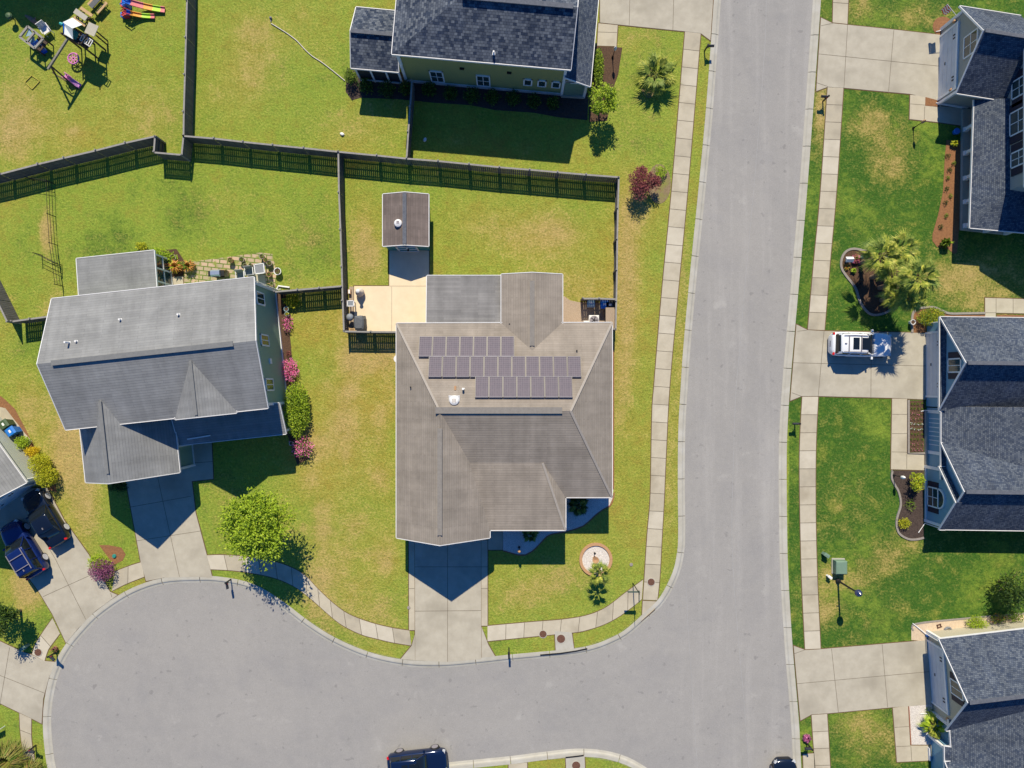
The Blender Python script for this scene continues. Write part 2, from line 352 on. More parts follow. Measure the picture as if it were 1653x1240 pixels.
idx = np.arange(nx*ny).reshape(ny, nx)
quads = np.stack([idx[:-1,:-1], idx[1:,:-1], idx[1:,1:], idx[:-1,1:]], -1)[keep]
me = bpy.data.meshes.new('lawn')
vz = np.stack([(GX-NX)/20, (NY-GY)/20, np.zeros_like(GX)], -1).reshape(-1, 3)
me.from_pydata(vz.tolist(), [], quads.tolist())
for nme, arr in (('dry', dry), ('lush', lush)):
    at = me.attributes.new(nme, 'FLOAT', 'POINT'); at.data.foreach_set('value', arr.reshape(-1).astype(np.float32))
def grassmat():
    m, t, N, L, b = newmat('lawn_grass'); b.inputs['Roughness'].default_value = .9; b.inputs['Specular IOR Level'].default_value = .15
    tc = N.new('ShaderNodeTexCoord')
    def noise(s, d=5, r=.6):
        n = N.new('ShaderNodeTexNoise'); n.inputs['Scale'].default_value = s; n.inputs['Detail'].default_value = d; n.inputs['Roughness'].default_value = r
        L.new(tc.outputs['Object'], n.inputs[0]); return n.outputs[0]
    def rng(o, a, b2, c=0, d=1):
        q = N.new('ShaderNodeMapRange'); q.inputs[1].default_value = a; q.inputs[2].default_value = b2; q.inputs[3].default_value = c; q.inputs[4].default_value = d; L.new(o, q.inputs[0]); return q.outputs[0]
    def math_(op, a, b2=None, c=None):
        q = N.new('ShaderNodeMath'); q.operation = op
        for i, x in enumerate((a, b2, c)):
            if x is None: continue
            if isinstance(x, (int, float)): q.inputs[i].default_value = x
            else: L.new(x, q.inputs[i])
        return q.outputs[0]
    def mix(f, a, b2):
        q = N.new('ShaderNodeMix'); q.data_type = 'RGBA'
        for i, x in ((0, f), (6, a), (7, b2)):
            if isinstance(x, (int, float)): q.inputs[i].default_value = x
            elif isinstance(x, tuple): q.inputs[i].default_value = (*x, 1)
            else: L.new(x, q.inputs[i])
        return q.outputs[2]
    ad = N.new('ShaderNodeAttribute'); ad.attribute_name = 'dry'; al = N.new('ShaderNodeAttribute'); al.attribute_name = 'lush'
    big = noise(.16, 4, .6); mid = noise(.9, 7, .7); fine = noise(6, 4, .7); vf = noise(22, 3, .8)
    lushv = math_('ADD', al.outputs['Fac'], rng(big, .3, .7, -.26, .26)); lushv = math_('ADD', lushv, rng(mid, .3, .7, -.24, .24)); lushv = math_('ADD', lushv, rng(noise(2.4, 4, .7), .3, .7, -.12, .12))
    green = mix(rng(lushv, -.05, .62), (.37, .295, .055), (.235, .325, .042)); green = mix(rng(lushv, .62, 1.0), green, (.046, .128, .016))
    green = mix(rng(noise(.45, 3), .55, .72, 0, .35), green, (.30, .31, .045))
    dv = math_('ADD', ad.outputs['Fac'], rng(mid, .3, .7, -.42, .42)); dv = math_('ADD', dv, rng(fine, .3, .7, -.38, .38)); dv = math_('ADD', dv, rng(big, .3, .7, -.16, .16))
    c = mix(rng(dv, .2, .95, 0, .6), green, (.42, .33, .085)); c = mix(rng(dv, .62, 1.45, 0, .85), c, (.45, .33, .13))
    c = mix(rng(noise(3.2, 3, .7), .52, .66, 0, .4), c, (.14, .20, .03))
    c = mix(rng(noise(13, 2), .58, .75, 0, .35), c, (.24, .20, .05))
    v = math_('MULTIPLY', rng(fine, .25, .75, .68, 1.30), rng(vf, .25, .75, .60, 1.38)); v = math_('MULTIPLY', v, rng(mid, .3, .7, .88, 1.12))
    sc = N.new('ShaderNodeVectorMath'); sc.operation = 'SCALE'; L.new(c, sc.inputs[0]); L.new(v, sc.inputs['Scale'])
    L.new(sc.outputs[0], b.inputs['Base Color'])
    bp = N.new('ShaderNodeBump'); bp.inputs['Strength'].default_value = .9; bp.inputs['Distance'].default_value = .06
    L.new(math_('ADD', vf, math_('MULTIPLY', fine, 1.5)), bp.inputs['Height']); L.new(bp.outputs[0], b.inputs['Normal'])
    return m
M['grass'] = grassmat(); me.materials.append(M['grass'])
lawn = bpy.data.objects.new('lawn', me); COL.objects.link(lawn); lawn['kind'] = 'structure'

def asphalt():
    m, t, N, L, b = newmat('worn_asphalt'); b.inputs['Roughness'].default_value = .85; b.inputs['Specular IOR Level'].default_value = .25
    tc = N.new('ShaderNodeTexCoord')
    def noise(s, d=5, r=.6, vec=None):
        n = N.new('ShaderNodeTexNoise'); n.inputs['Scale'].default_value = s; n.inputs['Detail'].default_value = d; n.inputs['Roughness'].default_value = r
        L.new(vec or tc.outputs['Object'], n.inputs[0]); return n.outputs[0]
    def rng(o, a, b2, c=0, d=1):
        q = N.new('ShaderNodeMapRange'); q.inputs[1].default_value = a; q.inputs[2].default_value = b2; q.inputs[3].default_value = c; q.inputs[4].default_value = d; L.new(o, q.inputs[0]); return q.outputs[0]
    def mix(f, a, b2):
        q = N.new('ShaderNodeMix'); q.data_type = 'RGBA'; L.new(f, q.inputs[0])
        for i, x in ((6, a), (7, b2)):
            if isinstance(x, tuple): q.inputs[i].default_value = (*x, 1)
            else: L.new(x, q.inputs[i])
        return q.outputs[2]
    c = mix(rng(noise(.12, 5, .6), .3, .7), (.255, .25, .243), (.292, .283, .27))
    c = mix(rng(noise(1.1, 8, .75), .35, .75, 0, .6), c, (.325, .315, .30))
    c = mix(rng(noise(.5, 6, .6), .62, .72, 0, .5), c, (.38, .37, .35))       # pale scuffs
    c = mix(rng(noise(1.7, 3, .5), .665, .71, 0, .5), c, (.17, .165, .165))    # small oil spots
    wv = N.new('ShaderNodeTexVoronoi'); wv.feature = 'DISTANCE_TO_EDGE'; wv.inputs['Scale'].default_value = .16
    wn = N.new('ShaderNodeVectorMath'); wn.operation = 'ADD'; L.new(tc.outputs['Object'], wn.inputs[0])
    ns = N.new('ShaderNodeTexNoise'); ns.inputs['Scale'].default_value = 1.2; ns.inputs['Detail'].default_value = 6; L.new(tc.outputs['Object'], ns.inputs[0])
    L.new(ns.outputs['Color'], wn.inputs[1]); L.new(wn.outputs[0], wv.inputs['Vector'])
    lt = rng(wv.outputs['Distance'], .0, .005, .10, 0)
    mp = N.new('ShaderNodeMapping'); mp.inputs['Scale'].default_value = (1.0, .06, 1); L.new(tc.outputs['Object'], mp.inputs[0])
    sp = N.new('ShaderNodeSeparateXYZ'); L.new(tc.outputs['Object'], sp.inputs[0])
    mk = N.new('ShaderNodeMath'); mk.operation = 'MULTIPLY'; L.new(rng(noise(1.0, 5, .6, mp.outputs[0]), .5, .72, 0, .6), mk.inputs[0]); L.new(rng(sp.outputs[0], 12.5, 16, 0, 1), mk.inputs[1])
    c = mix(mk.outputs[0], c, (.36, .35, .335))
    c = mix(rng(noise(.28, 7, .65), .5, .68, 0, .4), c, (.235, .232, .235))
    c = mix(rng(noise(5, 5, .7), .60, .72, 0, .35), c, (.37, .36, .345))
    c = mix(lt, c, (.13, .13, .13))                                           # hairline cracks
    v = rng(noise(14, 4, .8), .25, .75, .86, 1.14)
    sc = N.new('ShaderNodeVectorMath'); sc.operation = 'SCALE'; L.new(c, sc.inputs[0]); L.new(v, sc.inputs['Scale'])
    L.new(sc.outputs[0], b.inputs['Base Color'])
    bp = N.new('ShaderNodeBump'); bp.inputs['Strength'].default_value = .4; bp.inputs['Distance'].default_value = .01
    L.new(noise(60, 3, .7), bp.inputs['Height']); L.new(bp.outputs[0], b.inputs['Normal'])
    return m
M['road'] = asphalt()
mb = MB(); mb.poly([V(-400,2600,-1.9), V(1700,2600,-1.9), V(1700,-1500,-1.9), V(-400,-1500,-1.9)])
tag(mb.build('road', M['road']), kind='structure')
# long pale paving seams in the asphalt, real thin strips of sealant
def ribbon(mb, pts, w, z, m=0):
    a = offline(pts, w/2); b = offline(pts, -w/2)
    for i in range(len(pts)-1): mb.poly([V(*a[i], z), V(*a[i+1], z), V(*b[i+1], z), V(*b[i], z)], m)
M['seam'] = nm('road_seam', (.33,.33,.33), (.27,.27,.27), 3, .9)
mb = MB()
ribbon(mb, cat([(1238,-40),(1236,60),(1226,200),(1217,310),(1205,440),(1195,560),(1188,640),(1184,760),(1182,860),(1186,950),(1194,1050),(1203,1150),(1211,1260)], 4), .8, -1.8)
ribbon(mb, cat([(1108,940),(1111,1010),(1116,1080),(1120,1150),(1127,1250)], 4), .8, -1.8)
tag(mb.build('road_seams', M['seam']), kind='structure')

def kerb(front, side, name):
    F = offline(front, 0); segs = MB(); d = [(0,-1.8),(3.2,-1.1),(5.2,.2),(7,.5),(12,.55)]
    # resample front at ~8 units and cut into 3 m lengths
    P = [Vector(p) for p in front]; acc = [0]
    for i in range(1, len(P)): acc.append(acc[-1]+(P[i]-P[i-1]).length)
    def at(s):
        i = min(max(np.searchsorted(acc, s)-1, 0), len(P)-2); t = (s-acc[i])/max(acc[i+1]-acc[i], 1e-6); return P[i].lerp(P[i+1], t)
    s = 0
    while s < acc[-1]:
        mid = at(min(s+30, acc[-1]))
        L_ = 60
        if -150 < mid.y < 1500 and mid.x > -100:
            n = 5; st = [s+.5+(L_-1)*k/n for k in range(n+1)]; st = [min(q, acc[-1]) for q in st]
            rows = []
            for q in st:
                p = at(q); t = (at(min(q+1, acc[-1]))-at(max(q-1, 0))); t = t.normalized() if t.length else Vector((0,1))
                nn = Vector((t.y, -t.x))*side
                rows.append([V(p.x+nn.x*w_, p.y+nn.y*w_, h) for w_, h in d])
            for a in range(n):
                for k in range(len(d)-1): segs.poly([rows[a][k], rows[a+1][k], rows[a+1][k+1], rows[a][k+1]])
            for rr in (rows[0], rows[-1]): segs.poly(rr + [(rr[-1][0], rr[-1][1], -.3), (rr[0][0], rr[0][1], -.3)])
            segs.poly([rows[0][-1], rows[-1][-1], (rows[-1][-1][0], rows[-1][-1][1], -.3), (rows[0][-1][0], rows[0][-1][1], -.3)])
        s += L_
    o = segs.build(name, M['kerb']); tag(o, kind='structure')
    j = MB(); nn = offline(front, side*6)
    pts = offline(front, side*.6); pts2 = offline(front, side*14)
    for i in range(len(front)-1):
        if -160 < front[i][1] < 1500: j.poly([V(*pts[i], -1.7), V(*pts[i+1], -1.7), V(*pts2[i+1], -.25), V(*pts2[i], -.25)])
    o2 = j.build(name+'_bed', M['joint']); tag(o2, kind='structure')
kerb(FWs, -1, 'kerb'); kerb(FEs, 1, 'kerb')

def slab(name, poly, z=.6, joints=(), mat='drive', edge=1.4, jw=.75, jz=.08, kind='structure'):
    mb = MB(); q = offset(poly, edge); mb.poly([V(x, y, z-.35) for x, y in q], 1)
    n = len(poly); up = [V(x, y, z) for x, y in poly]; lo = [V(x, y, -.2) for x, y in poly]
    mb.poly(up, 0)
    for i in range(n): mb.poly([lo[i], lo[(i+1) % n], up[(i+1) % n], up[i]], 0)
    for a, b in joints:
        ribbon(mb, [a, b], jw, z+jz, 2)
    o = mb.build(name, [M[mat], M['dirt'], M['joint']]); fixn(o); 
    for p in o.data.polygons:
        if abs(p.normal.z) > .5 and p.normal.z < 0: p.flip()
    if kind: tag(o, kind=kind)
    return o
def sidewalk(L1, L2, name='sidewalk', z=.4, sq=28.5, n=6):
    A = [Vector(p) for p in cat(L1, n)]; B = [Vector(p) for p in cat(L2, n)]
    def res(P, m):
        acc = [0]
        for i in range(1, len(P)): acc.append(acc[-1]+(P[i]-P[i-1]).length)
        out = []
        for k in range(m+1):
            s = acc[-1]*k/m; i = min(max(int(np.searchsorted(acc, s))-1, 0), len(P)-2); out.append(P[i].lerp(P[i+1], (s-acc[i])/max(acc[i+1]-acc[i], 1e-6)))
        return out
    ln = sum((A[i+1]-A[i]).length for i in range(len(A)-1)); K = max(1, round(ln/sq)); m = K*4
    a = res(A, m); b = res(B, m); mb = MB()
    for i in range(m):
        e = (b[i]-a[i]).normalized()*1.4; e2 = (b[i+1]-a[i+1]).normalized()*1.4
        mb.poly([V(*(a[i]-e), z-.25), V(*(a[i+1]-e2), z-.25), V(*(b[i+1]+e2), z-.25), V(*(b[i]+e), z-.25)], 1)
        if i % 4 == 0: mm_ = random.choice((0,0,3,4))
        mb.poly([V(*a[i], z), V(*a[i+1], z), V(*b[i+1], z), V(*b[i], z)], mm_)
        mb.poly([V(*a[i], -.1), V(*a[i+1], -.1), V(*a[i+1], z), V(*a[i], z)], 0)
        mb.poly([V(*b[i], -.1), V(*b[i+1], -.1), V(*b[i+1], z), V(*b[i], z)], 0)
        if i and i % 4 == 0: ribbon(mb, [tuple(a[i]), tuple(b[i])], .9, z+.08, 2)
    return tag(mb.build(name, [M['walk'], M['dirt'], M['joint'], M['walk2'], M['walk3']]), kind='structure')
# west side of the street
sidewalk([(1105.8,51),(1084,310),(1069,465),(1056,620),(1052.5,671),(1050,798),(1045,861),(1040.5,930),(1038,968)],
         [(1131,54),(1109.6,310),(1095,465),(1081,620),(1075.5,722),(1071.5,813),(1068,874),(1065,930),(1061,969)])
slab('corner_ramp', [(1037.5,970),(1061,971),(1056,984),(1036,1001.5)], .5, mat='walk')
sidewalk([(1038,936),(1008,958),(977.5,981),(947,993.5),(909,1000),(863,1003.7),(820,1007.5),(787,1010.5)],
         [(1036,967),(1023,978),(998,996),(972.5,1009),(942,1018.5),(921.6,1021.5),(881,1025.5),(820,1031.6),(787,1035)])
sidewalk([(661,1018),(633.6,1013.8),(598,1005),(562,991),(537,973),(511.6,949),(493.8,930),(470,916),(440,906),(400,899),(361,896),(334,896.5)],
         [(664,1042),(633.6,1037),(610.7,1031.6),(582.8,1024),(552,1008.8),(529.4,991),(506.6,970.7),(486,954),(468,943),(440,932),(400,924),(370,920.5),(340,919)])
sidewalk([(186,922.5),(208,914),(228.6,907.5)], [(181,954),(205,942),(233,931)])
sidewalk([(85,998),(68,1022.6),(57,1041),(52,1056)], [(97,1022.6),(84,1040),(77.4,1050),(72,1067)])
sidewalk([(31.5,1151),(33,1180),(38,1222),(44,1260)], [(50.8,1160),(51,1195),(57,1230),(62,1260)], 'path')
# east side of the street
sidewalk([(1347,-60),(1344.8,0),(1344,36.5)], [(1373,-60),(1369.4,0),(1367.7,39)])
sidewalk([(1335.9,141),(1324.5,310),(1314,420),(1304,532)], [(1361.3,142),(1349.9,310),(1340,420),(1330.8,533)])
sidewalk([(1295,640.5),(1291,720),(1291,800),(1294,930),(1299.6,1048)], [(1320.7,640.5),(1317,720),(1316.5,820),(1319,930),(1324.5,1047)])
sidewalk([(1310,1154),(1312.6,1195),(1316,1240),(1319,1290)], [(1335,1152.5),(1337.5,1195),(1340,1240),(1343,1290)])
slab('path', [(1296,1217.5),(1313.5,1216),(1316,1270),(1298,1270)], .5, mat='walk')
# driveways
slab('driveway', [(669.5,870),(776.5,870),(777,1064),(722,1068.5),(670.4,1066)], .62, [((722.5,870),(722.5,1068)),((669.5,915),(776.5,915)),((669.7,986.5),(776.8,985.5))])
slab('driveway_strip', [(660,872),(669,872),(669.5,1017),(660.5,1017)], .7, [((660,950),(669,950))], mat='walk')
slab('driveway_strip', [(777,872),(787,872),(787,1010),(777.3,1010)], .7, [((777,915),(787,915)),((777,950),(787,950))], mat='walk')
slab('driveway_apron', [(664.5,1042.5),(669.8,1024),(670,1066),(647,1063.6)], .5); slab('driveway_apron', [(777.3,1011.5),(788.6,1041.5),(799,1059),(777.5,1064)], .5)
slab('path', [(788,845),(811.5,845),(811.5,887.5),(788,887.5)], .66, mat='walk')
slab('driveway', [(196,735),(303,722),(316,828),(334,896),(340,920),(343,933),(318,931),(264,932.5),(236,938),(227.4,907)], .62, [((246,730),(290,931)),((208,819),(309,801)),((221,873),(325,857))])
slab('path', [(303,700),(341,696),(344.5,773),(308,777)], .68, [((305,748),(343,745))], mat='drive')
slab('driveway', [(76,787),(104,840),(144.6,897),(178,955.5),(190,960.5),(154,986.5),(125,1016),(107,1038),(84.7,991),(63,955),(48.4,935),(2,862),(-25,822),(20,790)], .62, [((45,828),(89.5,901.7)),((89.5,901.7),(139,1000)),((70,963),(146,928.5)),((179,957),(181,964))])
slab('driveway', [(-80,1010),(0,1035),(36,1052),(52,1057),(72,1067),(89.5,1068.5),(79,1095),(70,1128),(67.5,1168),(50.8,1159.5),(31,1150),(0,1135),(-80,1110)], .62, [((16,1045),(0,1139)),((-30,1078),(73,1119))])
slab('driveway', [(968.6,-70),(1156,-70),(1151,0),(1146.5,65.5),(1131,54),(1105.8,51),(997.8,40),(968.6,36.8)], .62, [((1018,-60),(1015.6,41)),((1089,-60),(1086,49)),((969,-32),(1151,-2))])
slab('path', [(966,38),(997,41),(995,75),(964,74)], .55, [((965,52),(996,53))], mat='walk')
slab('driveway', [(1325,29),(1344,38),(1368,40.5),(1441,48),(1521,57),(1516,162.5),(1469,152),(1361,142),(1336,140.5),(1317.5,147.5)], .62, [((1368,40),(1362,142)),((1442.5,49),(1434,148)),((1321.5,87.5),(1519,107.5)),((1325,42),(1344,38)),((1318,134),(1336,140))])
slab('path', [(1469,153.5),(1493,155.5),(1518,163),(1519,172),(1553,175),(1552,203),(1518,198),(1468,192.5)], .6, [((1469,168),(1493,170)),((1492.5,172),(1491.5,195))], mat='walk')
slab('driveway', [(1285.5,524),(1303.6,533),(1331,534.5),(1466,537),(1496,538),(1494,645),(1440,642.5),(1320.7,639.5),(1294,639.5),(1275.5,647)], .62, [((1330,534),(1320.5,640)),((1280,585.7),(1495,591)),((1405.8,590),(1405.5,641)),((1407,536),(1405.8,590)),((1287,535),(1303,533)),((1278,634),(1294,640))])
slab('path', [(1440,643.5),(1464,644),(1463.5,732.5),(1491.5,733),(1491.5,759),(1438,757.5)], .56, [((1440,669),(1464,669)),((1439.5,700),(1463.5,700)),((1439,729.5),(1463.5,730)),((1463.5,733),(1463.3,757))], mat='walk')
slab('path', [(1590,481),(1700,484.5),(1700,507),(1607,505),(1607,517),(1590,517)], .56, [((1607.5,482),(1607.5,505)),((1635,482),(1635,506)),((1590,505),(1607,505))], mat='walk')
slab('driveway', [(1281,1042.5),(1300,1049.5),(1324.5,1048),(1477,1035),(1497,1033),(1505,1137),(1441,1141.5),(1335,1151.5),(1310,1153),(1292,1163)], .62, [((1342,1047),(1353,1149.5)),((1423.6,1040),(1432.5,1141.5)),((1286.5,1103.5),(1500,1084)),((1282,1055),(1299,1049))])
slab('path', [(1441,1142.5),(1465.5,1139.5),(1469,1203.5),(1510,1203.5),(1510,1227),(1447.7,1230)], .56, [((1444,1174),(1467,1172.5)),((1446.5,1205),(1469,1204)),((1470,1204),(1471.5,1228))], mat='walk')
# back patio of the middle house, storm drain slabs
slab('patio', [(571.8,462),(628.5,462),(628.5,400),(692.5,400),(692.5,462),(722,462),(722,536),(571.8,536)], .6, [((632.5,463),(632.5,535)),((692,463),(692,535)),((629,462),(692,462))], mat='patio', jw=.5)
M['deckboard'] = nm('deck_board', (.40,.32,.24), (.28,.22,.17), 5, .9, .3, stretch=(6,1,1))
mb = MB(); mb.prism([V(564,463)[:2], V(571,463)[:2], V(571,534)[:2], V(564,534)[:2]], 0, .06); tag(mb.build('patio_edge_board', M['deckboard']), kind='structure')
slab('drain_slab', [(895.5,1018.5),(923,1021),(926.5,1047),(897,1050.5)], .5, mat='kerb'); slab('drain_slab', [(913,1223.5),(943.5,1219.5),(945,1260),(915,1260)], .5, mat='kerb')
slab('path', [(851,1231),(821,1234),(821,1262),(851,1262)], .5, mat='walk')
# planting beds
def bed(name, poly, mat, z=.3, smooth=0):
    if smooth: poly = cat(poly, smooth, True)
    mb = MB(); up = [V(x, y, z) for x, y in poly]; lo = [V(x, y, -.1) for x, y in poly]; n = len(poly)
    mb.poly(up)
    for i in range(n): mb.poly([lo[i], lo[(i+1) % n], up[(i+1) % n], up[i]])
    o = mb.build(name, M[mat])
    o.data.polygons[0].normal
    if o.data.polygons[0].normal.z < 0: o.data.flip_normals()
    tag(o, kind='structure'); return o
KID = [(1357.5,422),(1362,410),(1370,403.5),(1380.5,402),(1398,406),(1412,413),(1440,418),(1458,445),(1460,475),(1447,492),(1429,505),(1409.5,508.5),(1397,501),(1387,485),(1380.5,465),(1366,446),(1358.5,434)]
bed('mulch_bed', KID, 'mulch', .4, 4)
BIGS = [(1472,537),(1472,512),(1476,502),(1485,497.5),(1505,496),(1519,501),(1532,506),(1560,506),(1590,505.5),(1590,520),(1495,520),(1495,537)]
bed('mulch_bed', BIGS, 'mulchred', .35)
bed('mulch_bed', [(1625,508),(1700,510),(1700,520),(1609,520),(1609,508)], 'mulchred', .35)
SBED = [(1440,759.5),(1491,760),(1491,868),(1479,870.5),(1466,870),(1452,862),(1447,850),(1447.5,836),(1453.5,815),(1450.5,795),(1443,781),(1439,771)]
bed('mulch_bed', SBED, 'mulchdark', .4)
bed('flower_bed', [(1467,647),(1492,647),(1491,730),(1466,730)], 'mulch', .5)
bed('mulch_bed', [(1527.7,226),(1553,228),(1551,310),(1548,370),(1545,408),(1540,410),(1530,402),(1512.5,399),(1505,389),(1505,378.6),(1514,348),(1522,310),(1525,254)], 'mulchred', .35)
bed('mulch_bed', cat([(1522+16.5*math.cos(t), 43+16*math.sin(t)) for t in [k*math.pi/6 for k in range(12)]], 3, True), 'mulchred', .35)
bed('mulch_bed', [(1493.5,157),(1516,163),(1516,173),(1493,171)], 'mulchred', .8)
bed('sand_bed', [(1471,1033),(1471,1015),(1478,1006.5),(1550,998.6),(1700,985),(1700,1012),(1500,1036)], 'sand', .35)
bed('gravel_bed', [(1466.5,1140),(1505,1137),(1510,1202),(1470,1202)], 'gravelw', .35)
bed('gravel_bed', cat([(812,842),(812,888.5),(824,892),(836,895),(848,895),(860,888.5),(872,876.5),(882,865.5),(893,861),(911.8,858),(928,853.5),(941,848.5),(951,840.5),(960,831.5),(972,822.5),(983.6,816),(988.5,805),(990,790),(905,790),(905,842)], 1), 'gravelw', .35)
bed('gravel_bed', [(900,476),(912,479),(920,485),(935,488),(992,489),(993,530),(900,530)], 'gravelt', .3)
bed('brick_strip', [(980,790),(991.5,790),(991.5,560),(986,535),(980,535)], 'mulchred', .25)
bed('mulch_bed', [(558,148),(568,162),(582,158),(640,160),(700,166),(760,170),(800,178),(860,182),(905,190),(948,194),(950,150),(700,120),(560,110)], 'mulchdark', .35)
bed('mulch_bed', [(956,75),(1004.5,77),(998,120),(990,142),(980,195),(951,197),(951,150)], 'mulch', .3)
bed('mulch_bed', cat([(1047+13*math.cos(t), 135+24*math.sin(t)) for t in [k*math.pi/5 for k in range(10)]], 3, True), 'soil', .3)
bed('mulch_bed', cat([(1064+19*math.cos(t), 297+32*math.sin(t)) for t in [k*math.pi/5 for k in range(10)]], 3, True), 'soil', .3)
bed('mulch_bed', [(438,474),(462,474),(464,500),(470,560),(474,610),(480,700),(500,740),(480,750),(470,720),(460,690),(450,560)], 'mulch', .3)
bed('mulch_bed', [(24,660),(40,690),(60,730),(88,775),(92,795),(78,790),(60,765),(30,715),(10,680),(-20,640),(-5,635),(8,645)], 'mulchred', .3)
bed('side_path', [(-10,655),(9,659),(40,699),(52,712),(46,722),(-20,690)], 'walk', .5)
bed('mulch_bed', [(175,880),(196,884),(203,895),(198,905),(184,912),(160,880)], 'mulchred', .3)
def pavers():
    m, t, N, L, b = newmat('brick_paving'); b.inputs['Roughness'].default_value = .95
    tc = N.new('ShaderNodeTexCoord'); mp = N.new('ShaderNodeMapping'); mp.inputs['Rotation'].default_value = (0,0,R(6)); L.new(tc.outputs['Object'], mp.inputs[0])
    br = N.new('ShaderNodeTexBrick'); br.inputs['Scale'].default_value = 1; br.inputs['Brick Width'].default_value = .62; br.inputs['Row Height'].default_value = .36; br.inputs['Mortar Size'].default_value = .045
    br.inputs['Color1'].default_value = (.50,.36,.25,1); br.inputs['Color2'].default_value = (.36,.30,.19,1); br.inputs['Mortar'].default_value = (.12,.17,.03,1); L.new(mp.outputs[0], br.inputs[0])
    n = N.new('ShaderNodeTexNoise'); n.inputs['Scale'].default_value = 2.2; n.inputs['Detail'].default_value = 5; L.new(tc.outputs['Object'], n.inputs[0])
    mr = N.new('ShaderNodeMapRange'); mr.inputs[1].default_value = .52; mr.inputs[2].default_value = .66; L.new(n.outputs[0], mr.inputs[0])
    mx = N.new('ShaderNodeMix'); mx.data_type = 'RGBA'; L.new(mr.outputs[0], mx.inputs[0]); L.new(br.outputs[0], mx.inputs[6]); mx.inputs[7].default_value = (.22,.25,.05,1); L.new(mx.outputs[2], b.inputs['Base Color']); return m
M['brickpave'] = pavers()
bed('brick_patio', [(296,468),(300,424),(330,420),(420,408),(440,410),(446,440),(444,468),(420,480),(300,486)], 'brickpave', .3)
slab('patio', [(410,444),(428,444),(430,470),(412,474)], .6, mat='walk'); slab('patio', [(275,448),(296,446),(296,476),(275,478)], .6, mat='walk')
bed('flower_bed', [(250,405),(285,402),(300,425),(296,446),(272,448)], 'mulch', .3)
# circular stone rings, edgings
def curb_line(name, pts, w, h, mat, label, cat_):
    mb = MB(); a = offline(pts, w/2); b = offline(pts, -w/2); n = len(pts)
    for i in range(n-1):
        A, B, C, D = V(*a[i], h), V(*a[i+1], h), V(*b[i+1], h), V(*b[i], h)
        mb.poly([A, B, C, D]); mb.poly([(A[0],A[1],0), (B[0],B[1],0), B, A]); mb.poly([D, C, (C[0],C[1],0), (D[0],D[1],0)])
    return tag(mb.build(name, M[mat]), label, cat_)
kp = cat(KID, 5, True); kp.append(kp[0]); curb_line('bed_edging', kp, 3.6, 1.6, 'edging', 'pale concrete edging curling round the kidney shaped palm bed', 'bed edging')
curb_line('bed_edging', cat(BIGS[:9], 5), 3.4, 1.6, 'edging', 'pale curved edging of the bed with the clipped round bush', 'bed edging')
curb_line('bed_edging', cat(SBED[2:]+[SBED[0]], 4)+[(1440,759.5)], 3.2, 1.6, 'edging', 'wavy grey edging round the dark mulch bed beside the arched window', 'bed edging')
curb_line('bed_edging', [(1466,645.5),(1466,731.5),(1492,731.5)], 3, 2.0, 'edging', 'straight grey edging of the rectangular bed of small flowers', 'bed edging')
curb_line('bed_edging', cat([(812,889),(824,892.5),(836,895.8),(848,896),(861,888.5),(873,876.5),(883,866.5),(893,862),(911.8,859),(928,854.5),(941,849.5),(951,841.5),(961,832.5),(972,823.5),(984.3,816.5),(989.5,806),(991.5,795)], 3), 1.8, 1.0, 'brickedge', 'thin red brick edging along the white gravel in the shade', 'bed edging')
ring = [(961.7+24.5*math.cos(k*math.pi/20), 903+24.8*math.sin(k*math.pi/20)) for k in range(41)]
curb_line('planter_ring', ring, 4.6, 2.6, 'terra', 'round terracotta coloured ring of blocks filled with white gravel', 'planter ring')
bed('gravel_bed', [(961.7+22.5*math.cos(k*math.pi/16), 903+22.8*math.sin(k*math.pi/16)) for k in range(32)], 'gravelw', .5)
curb_line('bed_edging', cat([(1474,1018),(1478,1007),(1550,999),(1653,990)], 4), 2.4, 1.2, 'edging', 'rough stone edging along the sandy bed below the dark conifer', 'bed edging')
curb_line('bed_edging', [(1466.5,1140),(1470,1202)], 1.6, 1.2, 'brickedge', 'short straight brick edging beside the white gravel strip', 'bed edging')
# manhole covers
def manhole(x, y, r, label, z=.6):
    t = root('manhole_cover', V(x, y, 0), label, 'manhole cover', 'manhole covers in the pavement')
    a = MB(); a.lathe((*V(x, y)[:2], 0), [(r/20*1.12, .0), (r/20*1.12, z/20+.012), (r/20*.96, z/20+.014)], 24); part(t, 'rim', a, M['kerb'])
    b = MB(); b.lathe((*V(x, y)[:2], 0), [(r/20*.95, .0), (r/20*.95, z/20+.018), (0.01, z/20+.02)], 24)
    for k in range(6):
        q = k*math.pi/3; c = V(x, y, 0); b.box((c[0]+math.cos(q)*r/20*.5, c[1]+math.sin(q)*r/20*.5, z/20+.024), (r/20*.5, .04, .012), q)
    part(t, 'lid', b, M['iron'])
manhole(1051,939.5,6,'round brown cover set in the pavement by the corner ramp'); manhole(876.5,1023.5,6,'patterned brown cover straddling the pavement edge',.4)
manhole(905.5,1031,7,'smooth brown cover on the storm drain slab'); manhole(930,1235.5,7,'brown cover on the drain slab by the bottom edge'); manhole(62,1053,6,'round brown cover in the pavement by the bottom left driveway')
def inlet(pts, label):
    a = MB(); 
    for i in range(len(pts)-1): a.bar(V(*pts[i], .6), V(*pts[i+1], .6), .10, .05)
    tag(a.build('storm_inlet', M['black']), label, 'storm drain')
inlet([(872,1057.3),(905,1054.5),(930,1050.8),(948,1047)], 'long dark drain slot in the kerb below the smooth round cover'); inlet([(913,1222.6),(930,1220.8),(942,1219.2)], 'short dark drain slot in the kerb at the bottom edge')

